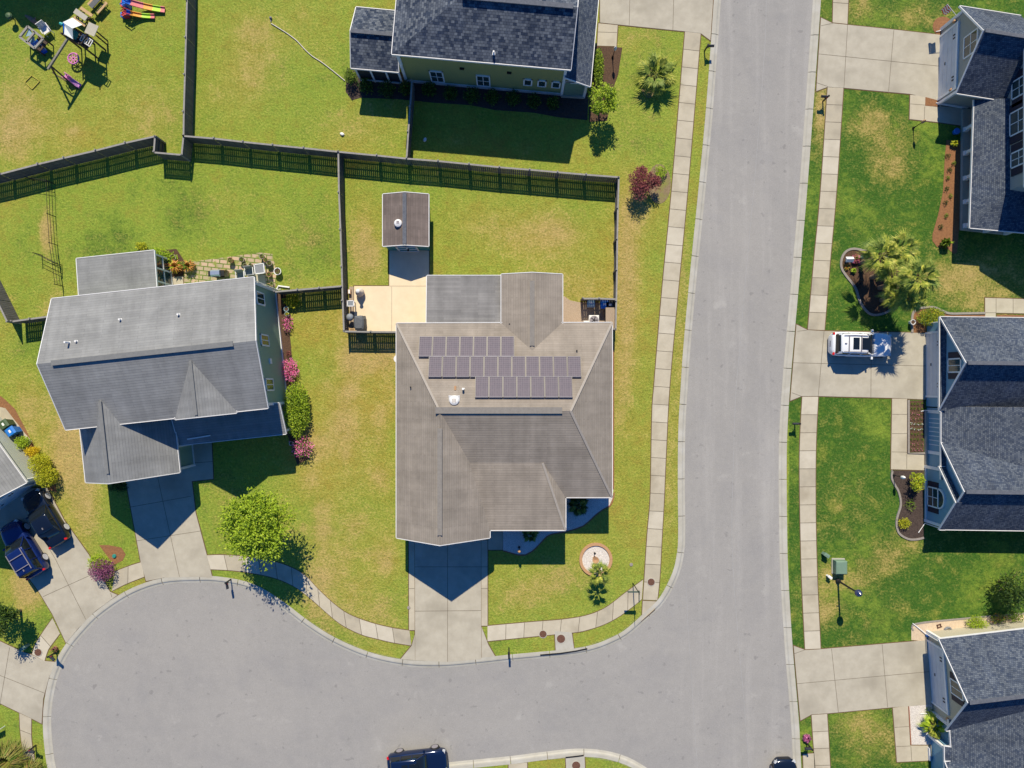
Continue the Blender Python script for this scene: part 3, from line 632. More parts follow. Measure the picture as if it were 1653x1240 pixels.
# ------------------------------------------------------------------ houses
def roof(parent, polys, mat, fascia='gutter', thick=2.4, fw=1.05, name='roof', skip=(), gut=True):
    """polys: lists of plan points (x, y, h); shingled top, plain underside, boards round the free edges"""
    mb = MB(); edges = {}
    for P in polys:
        pts = [Vector(V(*p)) for p in P]
        n = Vector((0, 0, 0))
        for i in range(len(pts)): n += (pts[i]-pts[0]).cross(pts[(i+1) % len(pts)]-pts[0])
        n.normalize()
        if n.z < 0: pts.reverse(); P = P[::-1]; n = -n
        u = Vector((0, 0, 1)).cross(n); u = u.normalized() if u.length > 1e-3 else Vector((1, 0, 0)); v = n.cross(u)
        fi = len(mb.f); mb.poly([tuple(p) for p in pts], 0); mb.uv[fi] = [(p.dot(u), p.dot(v)) for p in pts]
        lo = [tuple(p - Vector((0, 0, thick/20))) for p in pts]; fi = len(mb.f); mb.poly(lo[::-1], 1); mb.uv[fi] = [(0, 0)]*len(lo)
        for i in range(len(P)):
            a = tuple(round(c, 1) for c in P[i]); b = tuple(round(c, 1) for c in P[(i+1) % len(P)])
            k = tuple(sorted((a, b)))
            edges.setdefault(k, []).append((P[i], P[(i+1) % len(P)], n))
    o = part(parent, name, mb, [M[mat], M['white']])
    fb = MB()
    for k, L in edges.items():
        if len(L) != 1: continue
        a, b, n = L[0]
        ma = ((a[0]+b[0])/2, (a[1]+b[1])/2)
        if any(abs(ma[0]-s[0]) < s[2] and abs(ma[1]-s[1]) < s[2] for s in skip): continue
        A = Vector(V(*a)); B = Vector(V(*b)); d = (B-A); d.z = 0
        if d.length < .05: continue
        d.normalize(); out = Vector((d.y, -d.x, 0))          # ccw face: outward is to the right
        t = Vector((0, 0, .025)); w_ = out*fw/20; dn = Vector((0, 0, .17)); e = d*0.0
        p = [A+t-e, B+t+e, B+w_+t+e, A+w_+t-e]; q = [x-dn for x in p]
        fb.add(p+q, [(0,1,2,3)[::-1], (4,5,6,7), (0,1,5,4), (3,7,6,2), (0,4,7,3), (1,2,6,5)])
    if fb.f: f = fb.build('fascia', M[fascia], o); fixn(f)
    return o
def walls(parent, ring, mat, name='wall', z0=0):
    """ring: closed (x, y, top)"""
    mb = MB(); n = len(ring)
    for i in range(n):
        a = ring[i]; b = ring[(i+1) % n]
        mb.poly([V(a[0], a[1], z0), V(b[0], b[1], z0), V(*b), V(*a)])
    return part(parent, name, mb, M[mat])
def lerp2(a, b, t): return (a[0]+(b[0]-a[0])*t, a[1]+(b[1]-a[1])*t)
def gable(parent, c, along, across, L, W, he, hr, roofmat, wallmat, ov=5, front=5, rp=.5, ends=(1, 1), sides=(1, 1), cap=None, inset=0, fascia='gutter', wall=True, he2=None):
    """c: eave corner (plan), ridge runs in `along` from the front; W measured in `across`. Corner belongs to the roof edge."""
    al = Vector(along); ac = Vector(across); c = Vector(c)
    def Q(s, t): p = c + al*s + ac*t; return (p.x, p.y)
    he2 = he if he2 is None else he2
    r0 = Q(0, W*rp); r1 = Q(L, W*rp)
    polys = [[(*Q(0,0),he), (*r0,hr), (*r1,hr), (*Q(L,0),he)], [(*r0,hr), (*Q(0,W),he2), (*Q(L,W),he2), (*r1,hr)]]
    sk = () if ends[1] else tuple((*lerp2(Q(L,0), r1, .5), 6) if k == 0 else (*lerp2(Q(L,W), r1, .5), 6) for k in (0,1))
    ro = roof(parent, polys, roofmat, fascia, skip=sk)
    if wall:
        s1 = (hr-he)/(W*rp); s2 = (hr-he2)/(W*(1-rp)); k = 2.6
        a, b = front, L-(ov if ends[1] else 0)
        ring = [(*Q(a, ov), he+s1*ov-k), (*Q(a, W*rp), hr-k), (*Q(a, W-ov), he2+s2*ov-k), (*Q(b, W-ov), he2+s2*ov-k), (*Q(b, W*rp), hr-k), (*Q(b, ov), he+s1*ov-k)]
        walls(parent, ring, wallmat)
    if cap:
        cm, s, e = cap; mb = MB(); A = Vector(V(*Q(s, W*rp), hr+.9)); B = Vector(V(*Q(e, W*rp), hr+.9)); mb.bar(A, B, .33, .10); f = mb.build('ridge_vent', M[cm], ro)
    return Q, ro
def win(parent, p, along, nrm, w_, h0, h1, shutters=0, bars=(1, 1), name='window', fr=1.3, label=None, arch=False):
    """p plan centre on the wall; sizes in plan units"""
    al = Vector((along[0], -along[1], 0)).normalized(); n = Vector((nrm[0], -nrm[1], 0)).normalized()
    c = Vector(V(p[0], p[1], (h0+h1)/2)); W = w_/20; H = (h1-h0)/20; f = fr/20
    def bx(mb, u, v, du, dv, dep, o=0.03, m=0):
        q = c + al*u + Vector((0, 0, v)) + n*o
        mb.box(q, (du, dep, dv), math.atan2(al.y, al.x), m)
    g = MB(); bx(g, 0, 0, W, H, .06); 
    wn = part(parent, name, g, M['glass'], label)
    a = MB()
    for s in (-1, 1): bx(a, s*(W/2), 0, f, H+f*2, .10); bx(a, 0, s*(H/2+f/2), W+f, f, .10)
    for k in range(1, bars[0]+1): bx(a, -W/2+W*k/(bars[0]+1), 0, f*.5, H, .08)
    for k in range(1, bars[1]+1): bx(a, 0, -H/2+H*k/(bars[1]+1), W, f*.6, .08)
    if arch:
        pts = [c + al*(W/2*math.cos(t)) + Vector((0,0,H/2+f+W/2*math.sin(t))) + n*.05 for t in [k*math.pi/12 for k in range(13)]]
        for i in range(12): a.bar(pts[i], pts[i+1], f*1.2, .1)
        gm = MB(); gm.poly([tuple(x - n*.01) for x in pts]); o2 = gm.build('pane', M['glass'], wn)
    fo = a.build('frame', M['white'], wn)
    if shutters:
        for s in (-1, 1):
            mb = MB(); bx(mb, s*(W/2+f/2+shutters/40+.02), 0, shutters/20, H+f, .07); o3 = mb.build('shutter', M['shutter'], wn)
    return wn
def garage_door(parent, p, along, nrm, w_, h1, seed=0):
    al = Vector((along[0], -along[1], 0)).normalized(); n = Vector((nrm[0], -nrm[1], 0)).normalized()
    c = Vector(V(p[0], p[1], h1/2)) + n*.04; rz = math.atan2(al.y, al.x); W = w_/20; H = h1/20
    d = MB(); 
    for k in range(4): d.box(c + Vector((0,0,-H/2+H*(k+.5)/4)), (W, .06, H/4-.02), rz)
    o = part(parent, 'garage_door', d, M['door'])
    f = MB()
    for s in (-1, 1): f.box(c + al*s*(W/2+.09) + n*.02, (.16, .12, H+.1), rz)
    f.box(c + Vector((0,0,H/2+.1)) + n*.02, (W+.34, .12, .18), rz); f.build('frame', M['white'], o)
    g = MB(); g.box(c + n*.05 + Vector((0,0,-H*.12)), (.22,.05,.06), rz); g.build('handle', M['black'], o)
    for s in (-1, 1):
        q = MB(); 
        for j in (0, 1): q.box(c + al*s*(W*.36-.25*j) + n*.045 + Vector((0,0,H*.36)), (.10,.04,.22), rz)
        q.build('pull', M['black'], o)
    return o
def downspout(parent, p, h, nrm, spill=0.5, mat='white'):
    x, y = p; n = Vector((nrm[0], -nrm[1], 0)).normalized(); a = Vector(V(x, y, 0)) + n*.07; mb = MB()
    mb.tube([a+Vector((0,0,h/20)), a+Vector((0,0,.15)), a+Vector((0,0,.06))+n*spill], .035, 6); return part(parent, 'downspout', mb, M[mat])

# --- middle house, taupe hip roof
A = root('house', V(815, 690), 'wide taupe roofed house with solar panels in the middle of the block', 'house')
NW=(651.7,528.1,69); NE=(977.9,527,69); SE=(977.9,791.5,69); SWg=(651.7,852.7,69); G_=(722.4,852.5,118); R1=(722.4,658.9,118); R2=(911,658.9,118)
V1=(764,737,89.1); V2=(793,841.2,69); SG=(793,852.7,69); PR=(872,737,89.1); C1=(907.6,841.2,69); C2=(907.6,791.5,69)
ra = roof(A, [[NW,R1,R2,NE],[NW,SWg,G_,R1],[NE,R2,SE],[R1,G_,SG,V2,V1],[R1,V1,PR,C2,SE,R2],[V1,V2,C1,PR],[PR,C1,C2]], 'roofA')
mb = MB(); mb.bar(V(716,658,118), V(899,658,118), .46, .07); mb.build('ridge_vent', M['cap'], ra)
mb = MB(); mb.bar(V(722.4,684,118.2), V(722.4,838,118.2), .34, .07); mb.build('ridge_vent', M['cap'], ra)
M['hipcap'] = nm('hip_cap', (.36,.325,.285), (.31,.28,.245), 5, .9, .3)
for a, b in ((NW,R1),(NE,R2),(SE,R2),(C1,PR)): mb = MB(); mb.bar(V(a[0],a[1],a[2]+.5), V(b[0],b[1],b[2]+.5), .17, .02); mb.build('hip_cap', M['hipcap'], ra)
roof(A, [[(810.3,454,69),(856.5,454,85),(856.5,576,85),(810.3,545,69)],[(856.5,454,85),(902.9,454,69),(902.9,545,69),(856.5,576,85)]], 'roofA', name='rear_roof', skip=((833,560,12),(880,560,12)))
mb = MB(); mb.bar(V(856.5,466,85.2), V(856.5,563,85.2), .36, .07); part(A, 'rear_ridge_vent', mb, M['cap'])
roof(A, [[(696.7,454.6,60),(810,454.6,60),(810,529,66.5),(696.7,529,66.5)]], 'roofA2', name='porch_roof', skip=((753,529,10),))
walls(A, [(657.7,534,66.5),(657.7,660,66.5),(657.7,846.5,68),(722.4,846.5,115),(787,846.5,68),(787,835,66.5),(901.6,835,66.5),(901.6,785.5,66.5),(972,785.5,66.5),(972,534,66.5),(897,534,66.5),(897,460,66.5),(856.5,460,82),(816,460,66.5),(816,534,66.5)], 'wallA')
for x in (700, 752, 806): pm = MB(); pm.bar(V(x,458,0), V(x,458,58), .16); part(A, 'porch_post', pm, M['white'])
garage_door(A, (722.4,846.8), (1,0), (0,1), 98, 43); win(A, (850,835.3), (1,0), (0,1), 24, 16, 46); win(A, (940,785.8), (1,0), (0,1), 24, 16, 46)
for y in (600, 700, 760): win(A, (972.2,y), (0,1), (1,0), 20, 18, 46)
for y in (620, 720): win(A, (657.4,y), (0,1), (-1,0), 20, 18, 46)
# roof fittings
def vent_pipe(parent, x, y, h0, l=6, r=.06, mat='white', name='vent_pipe', flange=True):
    mb = MB(); b = Vector(V(x, y, h0-2)); mb.tube([b, b+Vector((0,0,(l+2)/20))], r, 8)
    if flange: mb.box(b+Vector((0,-.03,.11)), (.20,.22,.04))
    return part(parent, name, mb, M[mat])
hN = lambda y: 69+.3695*(y-527); hW = lambda x: 69+.694*(x-651.7)
def onroof(px, py, f):              # picture point that lies on a roof surface: iterate for its height
    h = 90
    for _ in range(20): x, y = im(px, py, h); h = f(x, y)
    return x, y, h
fA = lambda x, y: min(69+.3695*(y-527.5), 69+.694*(x-651.7), 69+.732*(977.9-x)) if y < 659 else min(118-.3695*(y-658.9), 200)
x, y, h = onroof(733.5,646.5, fA)
mb = MB(); c = Vector(V(x,y,h)); mb.lathe(c, [(.34,-.25),(.36,.16),(.32,.24),(.2,.30),(.01,.31)], 20); mb.box(c+Vector((0,-.02,.03)), (.8,.8,.04), 0, 0, (R(20),'X')); f = part(A, 'attic_fan', mb, M['white'])
mb = MB(); 
for k in (-1,0,1): mb.box(c+Vector((k*.09,0,.315)), (.03,.3,.02))
mb.build('grille', M['iron'], f)
x, y, h = onroof(748,628, fA); vent_pipe(A, x, y, h, 9, .08); x, y, h = onroof(735,626.5, fA); mb = MB(); mb.box(Vector(V(x,y,h+1)), (.14,.3,.14)); part(A, 'flue', mb, M['terra'])
for p in ((663,625),(931,566),(822.5,523.5)):
    x, y, h = onroof(*p, fA); vent_pipe(A, x, y, h, 4, .05, 'black', flange=False)
# solar array: every panel is a thing of its own
def solarmat():
    m, t, N, L, b = newmat('solar_cells'); b.inputs['Roughness'].default_value = .6; b.inputs['Specular IOR Level'].default_value = .12
    tc = N.new('ShaderNodeTexCoord')
    br = N.new('ShaderNodeTexBrick'); br.offset = 0; br.inputs['Scale'].default_value = 1; br.inputs['Brick Width'].default_value = .165; br.inputs['Row Height'].default_value = .16
    br.inputs['Mortar Size'].default_value = .008; br.inputs['Color1'].default_value = (.095,.085,.105,1); br.inputs['Color2'].default_value = (.118,.10,.12,1); br.inputs['Mortar'].default_value = (.19,.17,.19,1)
    L.new(tc.outputs['Object'], br.inputs[0])
    w_ = N.new('ShaderNodeTexWave'); w_.inputs['Scale'].default_value = 3.1; w_.inputs['Distortion'].default_value = .3; L.new(tc.outputs['Object'], w_.inputs[0])
    mx = N.new('ShaderNodeMix'); mx.data_type = 'RGBA'; mx.inputs[0].default_value = .4; mr = N.new('ShaderNodeMapRange'); mr.inputs[3].default_value = 0; mr.inputs[4].default_value = .35; L.new(w_.outputs[1], mr.inputs[0]); L.new(mr.outputs[0], mx.inputs[0])
    L.new(br.outputs[0], mx.inputs[6]); mx.inputs[7].default_value = (.19,.165,.19,1); L.new(mx.outputs[2], b.inputs['Base Color'])
    return m
M['solar'] = solarmat(); M['frameblk'] = nm('panel_frame', (.05,.045,.055), (.04,.04,.045), 4, .4)
M['alu'] = nm('alu_frame', (.26,.24,.26), (.21,.20,.22), 4, .65)
sl = math.atan(.3695)
def rmat(x, y, h):
    return Matrix.Translation(Vector(V(x, y, h)) - OFF[A.name]) @ Matrix.Rotation(-sl, 4, 'X')
w_, l = .96, 1.56
a_ = MB(); a_.box((0,0,.04), (w_-.02,l-.02,.03)); PC = a_.build('solar_panel', M['solar'], A, world=False)
b_ = MB()
for s in (-1,1): b_.box((s*w_/2,0,.040), (.045,l+.03,.05), 0, 1); b_.box((0,s*l/2,.050), (w_-.06,.045,.05), 0, 0)
b_.box((0,-l/2-.035,-.03), (w_*.99,.03,.12)); PF = b_.build('panel_frame', [M['alu'], M['frameblk']], PC, world=False)
used = False
for (rn, n, px0, px1, pyc) in (('top',7,676.5,830.5,560),('middle',11,692,937.8,592.3),('bottom',7,767,923.8,625)):
    for k in range(n):
        px = px0+(px1-px0)*(k+.5)/n; x, y, h = onroof(px, pyc, fA)
        if not used: o = PC; used = True
        else: o = PC.copy(); COL.objects.link(o); o.parent = A; q = PF.copy(); COL.objects.link(q); q.parent = o
        o.matrix_local = rmat(x, y, h+3.2)
# sun faces: slope rises towards the viewer's bottom (south in plan = -Y world), so tilt about X

# --- shed
SH = root('shed', V(661, 364), 'small teal garden shed with brown gabled roof in the fenced yard', 'shed')
gable(SH, (625,405), (0,-1), (1,0), 81, 71.5, 37, 48.5, 'roofShed', 'wallE', ov=3, front=.4, cap=None)
mb = MB(); mb.bar(V(660.7,404,49.2), V(660.7,325,49.2), .3, .04); part(SH, 'ridge_cap', mb, M['capblue'])
M['teal'] = siding('siding_teal', (.03,.20,.24)); [q for q in SH.children if q.name.startswith('wall')][0].data.materials[0] = M['teal']
dp = MB(); dp.box(V(661,405,19), (1.5,.06,1.75)); d = part(SH, 'door', dp, M['teal'])
fr = MB()
for xx in (-15.5, 0, 15.5): fr.box(V(661+xx,406,19), (.1,.08,1.8))
for hh in (1.5, 19, 36): fr.box(V(661,406,hh), (1.6,.08,.1))
fr.build('frame', M['white'], d); lk = MB(); lk.lathe(V(662,408,21), [(.09,-.05),(.1,.0),(.05,.06)], 10); lk.build('handle', M['black'], d)
x, y, h = onroof(643,361, lambda x, y: 37+.32*(x-625)); mb = MB(); c = Vector(V(x,y,h)); mb.lathe(c, [(.30,-.1),(.32,.1),(.28,.2),(.12,.26),(.01,.27)], 18); f = part(SH, 'roof_fan', mb, M['gutter'])
mb = MB(); mb.box(c+Vector((0,.05,.27)), (.2,.22,.02)); mb.build('grille', M['alu'], f)

# --- left house
B = root('house', V(310, 580), 'grey roofed two storey green house with side gable facing the middle lawn', 'house')
aB = Vector((.9943,-.1064)); bB = Vector((.1064,.9943)); oB = Vector((156.5,495.8))
def QB(s, t): p = oB + aB*s + bB*t; return (p.x, p.y)
he, hr = 108, 144.5; Lb, Wb = 296, 192
rb = roof(B, [[(*QB(0,0),he),(*QB(-6,96),hr),(*QB(Lb+6,96),hr),(*QB(Lb,0),he)],[(*QB(-6,96),hr),(*QB(0,Wb),he),(*QB(Lb,Wb),he),(*QB(Lb+6,96),hr)]], 'roofB')
mb = MB(); mb.bar(V(*QB(14,97),hr+.3), V(*QB(270,97),hr+.3), .36, .07); mb.build('ridge_vent', M['capgrey'], rb)
walls(B, [(*QB(6,6),he),(*QB(0+6,96),hr-3),(*QB(6,186),he),(*QB(Lb-6,186),he),(*QB(Lb-6,96),hr-3),(*QB(Lb-6,6),he)], 'wallB')
# corner boards and trim
mb = MB()
for p in (QB(Lb-6,6), QB(Lb-6,186), QB(6,186), QB(6,6)): mb.bar(V(*p,0), V(*p,he-2), .2)
part(B, 'corner_board', mb, M['white'])
mb = MB(); mb.bar(V(*QB(Lb-5.5,6),2), V(*QB(Lb-5.5,186),2), .06, .3); part(B, 'base_trim', mb, M['white'])
wx = Lb-6
for bb, h0, h1, ww in ((27,62,90,18),(90,62,90,16),(157,62,90,17)): win(B, QB(wx,bb), bB, aB, ww, h0, h1, bars=(1,0), fr=2.2)
mb = MB(); mb.box(V(*QB(wx,121),62), (.2,.4,.4), R(6)); part(B, 'wall_vent', mb, M['white'])
# garage wing: front gable
gq, gr = gable(B, QB(-9.5,275), -bB, aB, 175, 144.5, 60.5, 123, 'roofB', 'wallB', ov=6, front=6, ends=(1,0))
mb = MB(); mb.bar(V(*gq(14,72.25),123.2), V(*gq(118,72.25),123.2), .24, .10); part(B, 'garage_ridge_vent', mb, M['capgrey'])
garage_door(B, QB(63,269.5), aB, bB, 98, 43)
# small cross gable, flush with the front eave
cq, cr = gable(B, QB(160,194), -bB, aB, 92, 90, 108, 138, 'roofB', 'wallB', ov=3, front=4, ends=(1,0))
mb = MB(); mb.bar(V(*cq(3,45),138.2), V(*cq(80,45),138.2), .20, .08); part(B, 'gable_ridge_vent', mb, M['capgrey'])
mb = MB(); mb.bar(V(*QB(130,236),1.5), V(*QB(130,270),1.5), .08, .14); mb.bar(V(*QB(130,270),0), V(*QB(130,270),56), .18); mb.bar(V(*QB(130,236),0), V(*QB(130,236),54), .14); part(B, 'garage_corner_board', mb, M['white'])
roof(B, [[(*QB(135,234),54),(*QB(300,234),54),(*QB(300,186),70),(*QB(135,186),70)]], 'roofB', name='porch_roof')
mb = MB(); mb.bar(V(*QB(150,226),57.6), V(*QB(186,224),58.5), .10, .08); part(B, 'roof_downspout', mb, M['white'])
for s in (180, 238, 294): pm = MB(); pm.bar(V(*QB(s,229),0), V(*QB(s,229),54), .18); part(B, 'porch_post', pm, M['white'])
part(B, 'porch_floor', MB().prism([V(*QB(150,230))[:2], V(*QB(296,230))[:2], V(*QB(296,187))[:2], V(*QB(150,187))[:2]], 0, .25), M['drive'])
# rear sunroom with glazed side
roof(B, [[(*QB(10.6,-67),57),(*QB(130,-67),57),(*QB(130,8),62),(*QB(10.6,8),62)]], 'roofB', name='sunroom_roof')
sr = MB(); gl = MB()
for s, t in [(14,-63),(126,-63),(126,-42),(126,-21),(126,3),(14,3),(50,-63),(88,-63)]: sr.bar(V(*QB(s,t),0), V(*QB(s,t),56), .12)
for hh in (3, 26, 54):
    sr.bar(V(*QB(14,-63),hh), V(*QB(126,-63),hh), .1); sr.bar(V(*QB(126,-63),hh), V(*QB(126,3),hh), .1)
so = part(B, 'sunroom_frame', sr, M['gutter'])
gl.poly([V(*QB(14,-63),2), V(*QB(126,-63),2), V(*QB(126,-63),55), V(*QB(14,-63),55)]); gl.poly([V(*QB(126,-63),2), V(*QB(126,3),2), V(*QB(126,3),55), V(*QB(126,-63),55)])
part(B, 'sunroom_glass', gl, M['glass'])
fB = lambda x, y: 108 + .38*((Vector((x,y))-oB).dot(bB)) if (Vector((x,y))-oB).dot(bB) < 96 else 108+.38*(192-(Vector((x,y))-oB).dot(bB))
for p, l in (((195,516),5),((289,508),5),((112,553),11),((124,551),4)):
    x, y, h = onroof(*p, fB); vent_pipe(B, x, y, h, l, .07)
downspout(B, QB(Lb-5,3), 105, (.99,-.1), .3)

# --- upper olive house
C = root('house', V(780, 90), 'olive two storey house with dark slate roof at the top edge', 'house')
aC = Vector((.9962,.0874)); bC = Vector((-.0874,.9962)); oC = Vector((650.5,137.4))
def QC(s, t): p = oC + aC*s + bC*t; return (p.x, p.y)      # t negative goes up the picture
LC = 263; hc = 103
rc = roof(C, [[(*QC(0,0),hc),(*QC(LC,0),hc),(*QC(LC,-72),139),(*QC(97,-72),139)],[(*QC(0,0),hc),(*QC(97,-72),139),(*QC(0,-144),hc)],[(*QC(97,-72),139),(*QC(LC,-72),139),(*QC(LC,-144),hc),(*QC(0,-144),hc)]], 'roofC')
mb = MB(); mb.bar(V(*QC(100,-72),140), V(*QC(LC-6,-72),140), .34, .12); mb.build('ridge_vent', M['capblue'], rc)
walls(C, [(*QC(6,-6),hc),(*QC(LC-7,-6),hc),(*QC(LC-7,-72),136),(*QC(LC-7,-138),hc),(*QC(6,-138),hc)], 'wallC')
mb = MB(); mb.bar(V(*QC(6,-5.5),4), V(*QC(LC-7,-5.5),4), .06, .38); part(C, 'base_trim', mb, M['gutter'])
mb = MB()
for s in (6, LC-7): mb.bar(V(*QC(s,-5.8),0), V(*QC(s,-5.8),hc-2), .2)
part(C, 'corner_board', mb, M['white'])
for s, w_, h0, h1 in ((58,20,14,47),(131,20,14,46)): win(C, QC(s,-5.6), aC, bC, w_, h0, h1, bars=(1,1), fr=1.8)
for s in (201,223,245): win(C, QC(s,-5.6), aC, bC, 12, 30, 47, bars=(0,0), fr=2.2)
mb = MB()
for s in (100, 172): mb.box(V(*QC(s,-5),66), (.35,.2,.12), R(-5))
part(C, 'wall_vent', mb, M['black'])
x, y, h = onroof(797,86, lambda x, y: 103+.5*(-(Vector((x,y))-oC).dot(bC))); vent_pipe(C, x, y, h, 6, .07)
# porch on the street side
roof(C, [[(946.9,163,53),(924,161,66),(906,159.5,76),(913,78,76),(924,20,76),(960,20,53)]], 'roofD', name='porch_roof')
pm = MB(); 
for y in (40, 100, 157): pm.bar(V(942,y,0), V(942,y,52), .2)
pm.bar(V(942,157,50), V(908,155,50), .1)
part(C, 'porch_post', pm, M['white'])
scr = MB(); scr.box(V(925,156,26), (1.6,.05,2.5)); part(C, 'porch_screen', scr, M['utilgreen'])
scr = MB(); scr.prism([V(906,20)[:2], V(944,20)[:2], V(942,160)[:2], V(906,158)[:2]], 0, .3); part(C, 'porch_floor', scr, M['drive'])
# rear screened porch
roof(C, [[(578.4,133.5,51),(582.5,86.6,71.5),(652,93,71.5),(652,140,51)],[(582.5,86.6,71.5),(586.7,39.7,51),(652,46,51),(652,93,71.5)]], 'roofC', name='back_porch_roof')
mb = MB(); mb.bar(V(583,87,72.4), V(650,93,72.4), .3, .08); part(C, 'porch_ridge_cap', mb, M['capblue'])
pf = MB(); pg = MB()
L4 = [(583,130),(606,132),(630,134),(650,136)]
for x, y in L4: pf.bar(V(x,y,0), V(x,y,49), .13)
pf.bar(V(583,130,48), V(650,136,48), .12); pf.bar(V(583,130,4), V(650,136,4), .12); pf.bar(V(583,130,48), V(590,44,48), .12); pf.bar(V(583,130,4), V(590,44,4), .12); pf.bar(V(586,88,0), V(586,88,68), .12)
part(C, 'porch_frame', pf, M['white'])
M['screen'] = nm('insect_screen', (.02,.025,.03), (.03,.035,.04), 8, .8)
pg.poly([V(584,129.5,3), V(650,135.5,3), V(650,135.5,48), V(584,129.5,48)]); pg.poly([V(584,129.5,3), V(590,45,3), V(590,45,48), V(584,129.5,48)])
part(C, 'porch_mesh', pg, M['screen'])
mb = MB(); mb.tube([V(*QC(8,-5.2),100), V(*QC(8,-5.2),60)], .05, 6); part(C, 'downspout', mb, M['white'])

# --- top right grey house
D = root('house', V(1640, 200), 'grey sided house with front gabled garage in the top right corner', 'house')
def sh_gable(parent, c0, c1, into, L, he, hr, roofmat, wallmat, ov=5, front=8, fascia='gutter', rp=.5, wall=True):
    """front eave corners c0 (north) and c1 (south) in plan, ridge runs along `into`"""
    i = Vector(into).normalized(); c0 = Vector(c0); c1 = Vector(c1); m = c0.lerp(c1, rp); W = (c1-c0).length
    f = lambda p, s: (p+i*s).to_tuple() if False else ((p+i*s).x, (p+i*s).y)
    ro = roof(parent, [[(*f(c0,0),he),(*f(m,0),hr),(*f(m,L),hr),(*f(c0,L),he)],[(*f(m,0),hr),(*f(c1,0),he),(*f(c1,L),he),(*f(m,L),hr)]], roofmat, fascia, skip=((*lerp2(f(c0,L), f(m,L), .5), 4), (*lerp2(f(c1,L), f(m,L), .5), 4)))
    s1 = (hr-he)/(W*rp); s2 = (hr-he)/(W*(1-rp)); d = (c1-c0).normalized()
    if wall:
        a = c0+d*ov; b = c1-d*ov
        ring = [(*f(a,front),he+s1*ov-2.6),(*f(m,front),hr-2.6),(*f(b,front),he+s2*ov-2.6),(*f(b,L),he+s2*ov-2.6),(*f(a,L),he+s1*ov-2.6)]
        walls(parent, ring, wallmat)
    return ro, f, c0, c1, m, d, i
ro, f, c0, c1, m, d, i_ = sh_gable(D, (1512.4,40.9), (1507.5,174.6), (.988,.157), 95, 56, 113, 'roofD', 'wallD', ov=8, front=7)
mb = MB(); mb.bar(V(*f(m,2),113.6), V(*f(m,90),113.6), .26, .06); mb.build('ridge_cap', M['capblue'], ro)
wc = f(m, 7); nD = (-1,-.03)
garage_door(D, (wc[0]-.2, wc[1]+2), (-.037,1), nD, 98, 43); win(D, (wc[0]-.2, wc[1]+0), (-.037,1), nD, 32, 62, 90, bars=(1,1), fr=2)
downspout(D, (1519.5,50), 50, (-1,.2), .4); downspout(D, (1515.5,167), 50, (-1,.0), .2)
mb = MB(); mb.bar(V(1519,48,0), V(1519,48,54), .2); mb.bar(V(1514.5,168,0), V(1514.5,168,54), .2); mb.bar(V(1514.5,168.5,2), V(1560,176,2), .06, .3); part(D, 'corner_board', mb, M['white'])
mb = MB(); mb.lathe(V(1513,160,34), [(.02,-.12),(.1,-.1),(.12,.1),(.03,.16)], 8); part(D, 'wall_lantern', mb, M['terra']); mb = MB(); mb.lathe(V(1517,54,36), [(.02,-.12),(.1,-.1),(.12,.1),(.03,.16)], 8); part(D, 'wall_lantern', mb, M['terra'])
# porch roof with hip, main body, posts
roof(D, [[(1541.5,180,46),(1583,186,65),(1583,325,65),(1534.6,378.5,46)],[(1534.6,378.5,46),(1583,325,65),(1640,331,65),(1625,386.5,46)]], 'roofD', name='porch_roof', skip=((1583,255,14),(1562,183,6)))
walls(D, [(1583,112,110),(1583,325,110),(1700,342,110),(1700,120,110)], 'wallD')
roof(D, [[(1576,105,105),(1576,332,105),(1660,340,152),(1660,112,152)],[(1660,112,152),(1660,340,152),(1745,348,105),(1745,118,105)]], 'roofD', name='main_roof')
for yc, w_, h0, h1 in ((178,26,72,100),(228,34,68,100),(283,22,70,100)): win(D, (1582.6,yc), (0,1), (-1,0), w_, h0, h1, shutters=11, fr=2)
for y in (212, 250, 290, 328, 366): pm = MB(); pm.bar(V(1554,y,5), V(1553,y,45), .24); pm.box(V(1554,y,8), (.34,.34,.3)); part(D, 'porch_post', pm, M['white'])
for x in (1585, 1618): pm = MB(); pm.bar(V(x,372+ (x-1554)*.1,5), V(x,372+(x-1554)*.1,45), .24); part(D, 'porch_post', pm, M['white'])
part(D, 'porch_floor', MB().prism([V(1551,178)[:2], V(1583,178)[:2], V(1583,325)[:2], V(1625,330)[:2], V(1625,380)[:2], V(1549,372)[:2]], 0, .28), M['drive'])
# gable piece at the far right top
roof(D, [[(1560,20,66),(1600,-5,100),(1650,-5,100),(1650,26,66)]], 'roofD', name='side_roof')

# --- right middle house
E = root('house', V(1600, 680), 'blue grey house with pent roofed garage and arched window at the right', 'house')
ro, f, c0, c1, m, d, i_ = sh_gable(E, (1489.3,516), (1488,661.9), (1,.012), 270, 45, 107, 'roofD', 'wallE', ov=6, front=7)
mb = MB(); mb.bar(V(*f(m,2),107.6), V(*f(m,262),107.6), .28, .06); mb.build('ridge_cap', M['capblue'], ro)
roof(E, [[(1488.6,516.5,45.6),(1488.0,661.2,45.6),(1495.6,661,50.5),(1496.2,517,50.5)]], 'roofD', name='pent_roof', skip=((1492.4,516.8,3),(1491.8,661.1,3),(1495.9,589,3)))
garage_door(E, (1495.6,589), (0,1), (-1,0), 98, 38); win(E, (1495.9,592), (0,1), (-1,0), 20, 57, 84, shutters=9, bars=(1,0), fr=2)
roof(E, [[(1491,655,45),(1491,768,45),(1640,768,82),(1640,655,82)]], 'roofD', name='front_roof', skip=((1565,655,10),(1565,768,10),(1640,711,10)))
ro, f, c0, c1, m, d, i_ = sh_gable(E, (1491,711), (1490.5,845.2), (1,.014), 260, 45, 100, 'roofD', 'wallE', ov=5, front=7)
